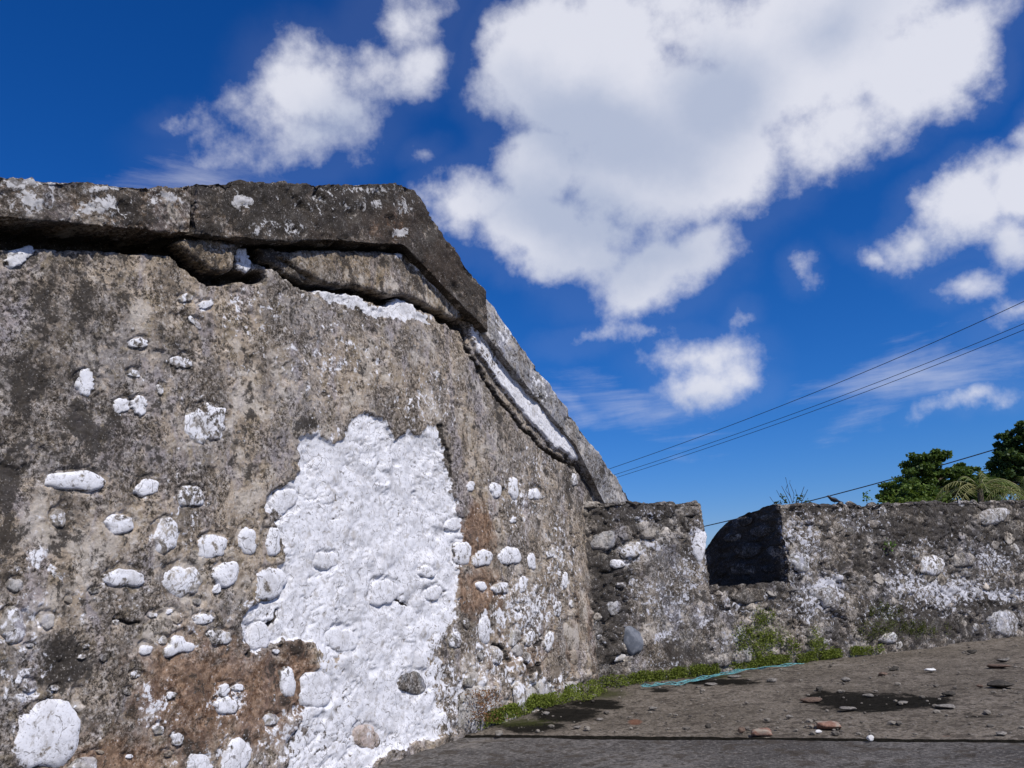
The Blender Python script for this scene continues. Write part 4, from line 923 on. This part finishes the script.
# ------------------------------------------------------------------ turquoise rope
def tube(name, pts, rad, mat, seg=6, parent=None, smooth=True):
    pts = [np.asarray(p, float) for p in pts]; V = []; F = []
    rad = rad if hasattr(rad, '__len__') else [rad]*len(pts)
    for i, p in enumerate(pts):
        t = pts[min(i+1, len(pts)-1)]-pts[max(i-1, 0)]; t = t/(np.linalg.norm(t)+1e-9)
        u = np.cross(t, [0, 0, 1.0]); u = u/(np.linalg.norm(u)+1e-9) if np.linalg.norm(u) > 1e-3 else np.array([1.0, 0, 0]); w = np.cross(t, u)
        for k in range(seg):
            a = 2*math.pi*k/seg; V.append(p+rad[i]*(math.cos(a)*u+math.sin(a)*w))
    for i in range(len(pts)-1):
        for k in range(seg): F.append((i*seg+k, i*seg+(k+1) % seg, (i+1)*seg+(k+1) % seg, (i+1)*seg+k))
    me = mesh(name, V, F, mat, smooth=smooth); return me
M_rope = simple('turquoise_nylon', (0.05, 0.20, 0.21), (0.17, 0.38, 0.39), 40, 0.5, 0.1, 0.4)
rp = [(642, 687), (650, 686), (662, 685), (676, 684), (690, 682), (706, 678), (722, 675), (736, 672), (752, 669), (764, 668), (778, 666), (792, 664.5), (803, 663.5)]
rope = thing('turquoise_rope', gnd(720, 676, 0.03), 'frayed turquoise rope lying along the moss strip at the wall foot', 'rope')
for k in range(6):
    pts = []
    for i in range(60):
        t = i/59*(1 if k < 3 else (0.30+0.06*k)); x = np.interp(t, np.linspace(0, 1, len(rp)), [q[0] for q in rp]); y = np.interp(t, np.linspace(0, 1, len(rp)), [q[1] for q in rp])
        p = gnd(x, y, 0.045); am = 0.03 if t > 0.25 else 0.07
        p = p+np.array([math.sin(i*.5+k*2)*0.014, math.sin(i*.33+k*1.7)*am*0.55+(k-3)*0.006, 0.010*math.sin(i*.7+k)+0.004*k]); pts.append(p)
    link('strand', tube('strand', pts, 0.0048 if k < 3 else 0.004, M_rope, 5), rope)

# ------------------------------------------------------------------ small plants on the parapet
M_twig = simple('twig', (0.03, 0.028, 0.022), (0.06, 0.05, 0.04), 30)
M_leafd = simple('dark_leaf', (0.022, 0.045, 0.018), (0.05, 0.085, 0.03), 20, 0.6, 0.0, rnd=0.3, trans=0.2)
M_leafl = simple('light_leaf', (0.06, 0.14, 0.02), (0.12, 0.22, 0.04), 20, 0.6, 0.0, rnd=0.3, trans=0.3)
def leaf_mesh(pts, sizes, mat, up=0.2, flat=0.8, name='leaves'):
    n = len(pts); P = np.asarray(pts); a = rng.normal(size=(n, 3)); a[:, 2] = a[:, 2]*flat+up; a /= np.linalg.norm(a, axis=1, keepdims=True)
    b = rng.normal(size=(n, 3)); b -= (b*a).sum(1)[:, None]*a; b /= np.linalg.norm(b, axis=1, keepdims=True)
    s = np.asarray(sizes)[:, None]; q = a*s; r = b*s*0.4
    V = np.stack([P-q*0.1, P+q*0.45+r, P+q, P+q*0.45-r], 1).reshape(-1, 3)
    return mesh(name, V, np.arange(n*4).reshape(-1, 4), mat, smooth=False)
def base_on_top(x, off=-0.12): return hit(x, 502, O2, N2, off)
b0 = hit(793, 503, O2, N2, -0.15)
weed = thing('bare_twig_weed', b0, 'wispy leafless weed with a few dark leaves on the parapet top', 'plant')
pxm = np.linalg.norm(b0-CP)/830
def offp(x, y, dz=0): return b0+(T2*0.0)+np.array([(x-793)*pxm*1.05, (x-793)*pxm*0.3*0, (503-y)*pxm])
for pts in ([(792, 503), (791, 492), (789, 478)], [(793, 503), (795, 494), (792, 484), (793, 481)], [(790, 503), (787, 494), (785, 486)], [(798, 503), (802, 494), (805, 488)], [(796, 503), (798, 497), (797, 490)], [(800, 503), (805, 497), (808, 491)], [(788, 503), (782, 496), (779, 490)], [(783, 503), (775, 501), (772, 496)], [(792, 497), (788, 490), (790, 485)]):
    link('twig', tube('twig', [offp(*q)+np.array([0, random.uniform(-.03, .03), 0]) for q in pts], [0.006]+[0.0038]*(len(pts)-1), M_twig, 4), weed)
P = []; Sz = []
for cx, cy, r, n in ((786, 501, 3.0, 26), (785, 496, 2.2, 16), (799, 500, 3.4, 34), (802, 497, 2.4, 16), (779, 503, 2.5, 16), (806, 502, 2.5, 14)):
    for _ in range(n): P.append(offp(random.gauss(cx, r*.6), random.gauss(cy, r*.5))+np.array([0, random.uniform(-.05, .05), 0])); Sz.append(random.uniform(.02, .045))
link('leaves', leaf_mesh(P, Sz, M_leafd), weed)
b1 = hit(867, 503, O2, N2, -0.12); sp1 = thing('green_sprout', b1, 'small green sprout standing on the parapet top near the trees', 'plant')
pm1 = np.linalg.norm(b1-CP)/830
link('stem', tube('stem', [b1, b1+np.array([.01, 0, 10*pm1])], 0.005, M_leafd, 4), sp1)
link('leaves', leaf_mesh([b1+np.array([random.gauss(0, 1.6*pm1), random.gauss(0, .03), random.uniform(2, 11)*pm1]) for _ in range(26)], [random.uniform(.03, .06) for _ in range(26)], M_leafl), sp1)
b2 = hit(889, 546, O2, N2, 0.05); sp2 = thing('wall_fern', b2, 'little bright green plant rooted in the parapet face', 'plant'); pm2 = np.linalg.norm(b2-CP)/830
link('stem', tube('stem', [b2-N2*.06, b2+np.array([0, 0, 3*pm2])], 0.005, M_leafd, 4), sp2)
link('leaves', leaf_mesh([b2+N2*random.uniform(0, .06)+np.array([random.gauss(0, 3.0*pm2), 0, random.gauss(1, 2.2)*pm2]) for _ in range(60)], [random.uniform(.02, .045) for _ in range(60)], M_leafl), sp2)

# ------------------------------------------------------------------ bird
M_bird = simple('dark_plumage', (0.012, 0.013, 0.016), (0.035, 0.036, 0.042), 60, 0.5, 0.05, 0.4)
M_beak = simple('dark_horn', (0.02, 0.018, 0.015), (0.04, 0.035, 0.03), 60, 0.4)
bb = hit(834, 503.0, O2, N2, -0.02); bk = np.linalg.norm(bb-CP)/830
bird = thing('bird', bb, 'small dark bird perched on the parapet top', 'bird')
def lerp(a, b, t): return a+(b-a)*t
spine = [(841.5, 503.0, .5), (839, 502.2, .9), (836.5, 501.3, 1.9), (834.5, 500.8, 2.3), (832.5, 500.2, 2.0), (831, 499.0, 1.4), (829.9, 497.8, 1.25), (828.9, 497.2, 1.1), (828.0, 497.2, .5), (827.2, 497.4, .12)]
pts = [bb+np.array([(x-834)*bk, 0.25*(x-834)*bk, (503.2-y)*bk+0.01]) for x, y, r in spine]
link('body', tube('body', pts, [r*bk for _, _, r in spine], M_bird, 12), bird)
tl = pts[0]; link('tail', tube('tail', [pts[1], tl, tl+np.array([2.4*bk, .6*bk, -.6*bk])], [.8*bk, .65*bk, .35*bk], M_bird, 6), bird)
hd = pts[8]; link('beak', tube('beak', [hd, hd+np.array([-1.6*bk, -.3*bk, -.1*bk])], [.35*bk, .06*bk], M_beak, 6), bird)
for sgn in (-1, 1):
    lg = pts[3]+np.array([0.2*bk, sgn*.8*bk, -.8*bk]); link('leg', tube('leg', [lg, lg+np.array([0, 0, -2.6*bk])], .14*bk, M_beak, 5), bird)
    wg = [pts[5]+np.array([0, sgn*1.2*bk, 0]), pts[3]+np.array([0, sgn*2.0*bk, .2*bk]), pts[1]+np.array([0, sgn*.8*bk, .2*bk])]
    link('wing', tube('wing', wg, [.5*bk, 1.1*bk, .2*bk], M_bird, 8), bird)

# ------------------------------------------------------------------ overhead wires
M_wire = simple('black_cable', (0.015, 0.015, 0.018), (0.03, 0.03, 0.035), 10, 0.6)
def at_dist(x, y, yy): d = ray(x, y); return CP+d*(yy/d[1])
def wire(name, pix, rad, label, grp):
    xs = [p[0] for p in pix]; ys = [p[1] for p in pix]; ds = [p[2] for p in pix]; c = np.polyfit(xs, ys, min(2, len(xs)-1)); cd = np.polyfit(xs, [1/d for d in ds], 1)
    pts = []
    for x in np.linspace(xs[0], xs[-1], 60): pts.append(at_dist(x, np.polyval(c, x), 1/np.polyval(cd, x)))
    o = link(name, tube(name, pts, rad, M_wire, 6)); tag(o, label, 'cable', grp)
wire('overhead_cable', [(420, 527, 60), (618, 467, 52), (820, 392, 42), (1024, 299, 33), (1400, 105, 24)], 0.015, 'uppermost thin black cable crossing the sky', 'overhead cables strung across the sky')
wire('overhead_cable', [(420, 531, 60), (624, 474, 52), (820, 405, 42), (1024, 321, 33), (1400, 150, 24)], 0.013, 'middle thin black cable, just above the lowest of the high three', 'overhead cables strung across the sky')
wire('overhead_cable', [(420, 533, 60), (632, 476, 52), (820, 409, 42), (1024, 327, 33), (1400, 160, 24)], 0.013, 'lowest of the three high cables crossing the sky', 'overhead cables strung across the sky')
wire('overhead_cable', [(560, 556, 80), (703, 527, 75), (865, 487, 68), (1000, 447, 62), (1200, 382, 55)], 0.045, 'thicker black cable passing behind the green trees', 'overhead cables strung across the sky')

# ------------------------------------------------------------------ trees beyond the parapet
M_bark = simple('bark', (0.07, 0.055, 0.04), (0.14, 0.115, 0.09), 8)
M_treeA = simple('tree_leaf', (0.025, 0.05, 0.010), (0.065, 0.105, 0.018), 1.4, 0.55, 0.0, 0.3, rnd=0.5, trans=0.28)
M_treeB = simple('bush_leaf', (0.05, 0.09, 0.012), (0.10, 0.145, 0.022), 1.4, 0.55, 0.0, 0.3, rnd=0.5, trans=0.3)
M_treeC = simple('far_leaf', (0.018, 0.04, 0.012), (0.045, 0.08, 0.02), 1.4, 0.55, 0.0, 0.3, rnd=0.4, trans=0.25)
def tree(name, Yd, lobes, nleaf, lsz, mat, label, bx, by_top):
    root = at_dist(bx, 566, Yd); root[2] = -0.07
    t = thing(name, root, label, 'tree'); k = Yd/829
    P = []; Sz = []; cl = []; tot = sum(a[2]*a[3] for a in lobes)
    for cx, cy, rx, ry in lobes:
        c = at_dist(cx, cy, Yd+random.uniform(-1, 1)*0.5)
        for _ in range(int(10+120*rx*ry/tot)):
            v = rng.normal(size=3); v /= np.linalg.norm(v); r = random.random()**0.4
            cl.append((c+v*r*np.array([rx*k, max(rx, ry)*k*0.9, ry*k]), random.uniform(.14, .36)*(rx*ry)**.5*k, cx))
    for _ in range(nleaf):
        c, r, _x = random.choice(cl); v = rng.normal(size=3); v /= np.linalg.norm(v)
        P.append(c+v*np.array([1.25, 1.2, .62])*r*random.random()**0.45); Sz.append(lsz*random.uniform(.6, 1.4))
    link('crown', leaf_mesh(P, Sz, mat, 0.0, 0.6), t)
    top = at_dist(bx, by_top, Yd)
    tp = [root, lerp(root, top, .4)+np.array([.15, 0, 0]), lerp(root, top, .75), top]
    link('trunk', tube('trunk', tp, [.28, .22, .15, .05], M_bark, 9), t)
    for c, r, _x in random.sample(cl, min(16, len(cl))):
        j = lerp(root, top, random.uniform(.45, .8)); md = lerp(j, c, .55)+np.array([0, 0, .12]); link('limb', tube('limb', [j, md, c], [.09, .055, .02], M_bark, 5), t)
    return t
tree('broadleaf_tree', 45, [(930, 471, 26, 19), (906, 485, 22, 16), (935, 458, 16, 7), (955, 478, 20, 16), (893, 497, 14, 9), (950, 495, 26, 16), (915, 505, 40, 20), (975, 495, 20, 18), (922, 464, 20, 10), (925, 485, 34, 18), (968, 480, 22, 14), (985, 492, 24, 16), (960, 470, 12, 8)], 40000, 0.15, M_treeA, 'dark green broadleaf tree with a rounded crown beyond the parapet', 930, 462)
tree('leafy_bush', 39, [(908, 494, 20, 10), (925, 498, 16, 8), (890, 503, 12, 6), (915, 510, 36, 14)], 7000, 0.13, M_treeB, 'lighter green bush in front of the dark broadleaf tree', 912, 500)
tree('broadleaf_tree', 50, [(1012, 441, 17, 8), (1030, 428, 20, 8), (1002, 446, 8, 5), (1032, 450, 18, 12), (1016, 468, 20, 13), (1004, 474, 10, 8), (1030, 480, 26, 18), (1065, 445, 36, 30), (1060, 490, 50, 36), (1022, 437, 12, 7), (1010, 460, 22, 12), (1000, 484, 16, 14), (1018, 455, 22, 14)], 30000, 0.17, M_treeC, 'tall dark tree entering the picture at the right edge', 1052, 440)
def palm(Yd, cx, cy, fronds, label):
    root = at_dist(cx, 566, Yd); root[2] = -0.07; top = at_dist(cx, cy, Yd); t = thing('palm_tree', root, label, 'palm tree')
    link('trunk', tube('trunk', [root, lerp(root, top, .5)+np.array([.1, 0, 0]), top], [.17, .14, .11], M_bark, 9), t)
    Mp = {0: simple('palm_leaf', (0.055, 0.085, 0.02), (0.13, 0.16, 0.04), 3, 0.5, 0.0, 0.4, rnd=0.4, trans=0.3), 1: simple('yellowing_palm_leaf', (0.16, 0.16, 0.05), (0.30, 0.28, 0.11), 3, 0.5, 0.0, 0.4, trans=0.3)}
    k = Yd/829
    for i, (a, L, lift, yel, dy) in enumerate(fronds):
        pts = []; n = 15; dirv = np.array([math.cos(a), dy, 0])
        for j in range(n+1):
            q = j/n; pts.append(top+dirv*L*q*(1-.12*q)+np.array([0, 0, 1])*(lift*q-(.55*L+lift*.55)*q*q))
        V = []; F = []
        for j in range(1, n):
            tdir = pts[j+1]-pts[j-1]; tdir /= np.linalg.norm(tdir); side = np.cross(tdir, [0, 0, 1]); side /= np.linalg.norm(side)+1e-9
            ll = L*.34*random.uniform(.75, 1.15)*math.sin(math.pi*(0.12+.86*j/n))**.7
            for sg in (-1, 1):
                for h in (0,):
                    p = pts[j]+(pts[j+1]-pts[j])*h; e = p+(side*sg*.75+tdir*.55+np.array([0, 0, -.45+random.uniform(-.35, .35)]))*ll*random.uniform(.8, 1.1); w = tdir*.028
                    b = len(V); V += [p-w, p+w, e+w*.2, e-w*.2]; F.append((b, b+1, b+2, b+3))
        fr = link('frond', mesh('frond', V, F, Mp[yel], smooth=False), t)
        link('rib', tube('rib', pts, list(np.linspace(.035, .008, len(pts))), Mp[1], 5), fr)
fr = [(math.pi*.93, 2.2, 1.8, 1, .1), (math.pi*.7, 1.6, 2.2, 0, .3), (math.pi*.5, 1.2, 2.4, 0, -.4), (math.pi*.3, 1.7, 2.0, 0, .3), (math.pi*.12, 2.0, 1.7, 0, -.2), (0.0, 2.4, 1.1, 1, .1), (math.pi, 2.0, .9, 0, .5), (math.pi*.85, 2.3, 1.2, 1, -.5), (math.pi*.2, 1.5, 1.2, 0, -.8), (math.pi*.6, 1.5, 1.2, 0, -.9), (math.pi*1.0, 1.6, .4, 1, -.6), (0.1, 1.8, .5, 0, -.5)]
palm(34, 980, 489, fr, 'coconut palm crown with yellowing fronds between the two dark trees')
palm(36, 1026, 494, [(a+.2, L*.95, l, y, d) for a, L, l, y, d in fr], 'second palm crown at the right edge behind the parapet')
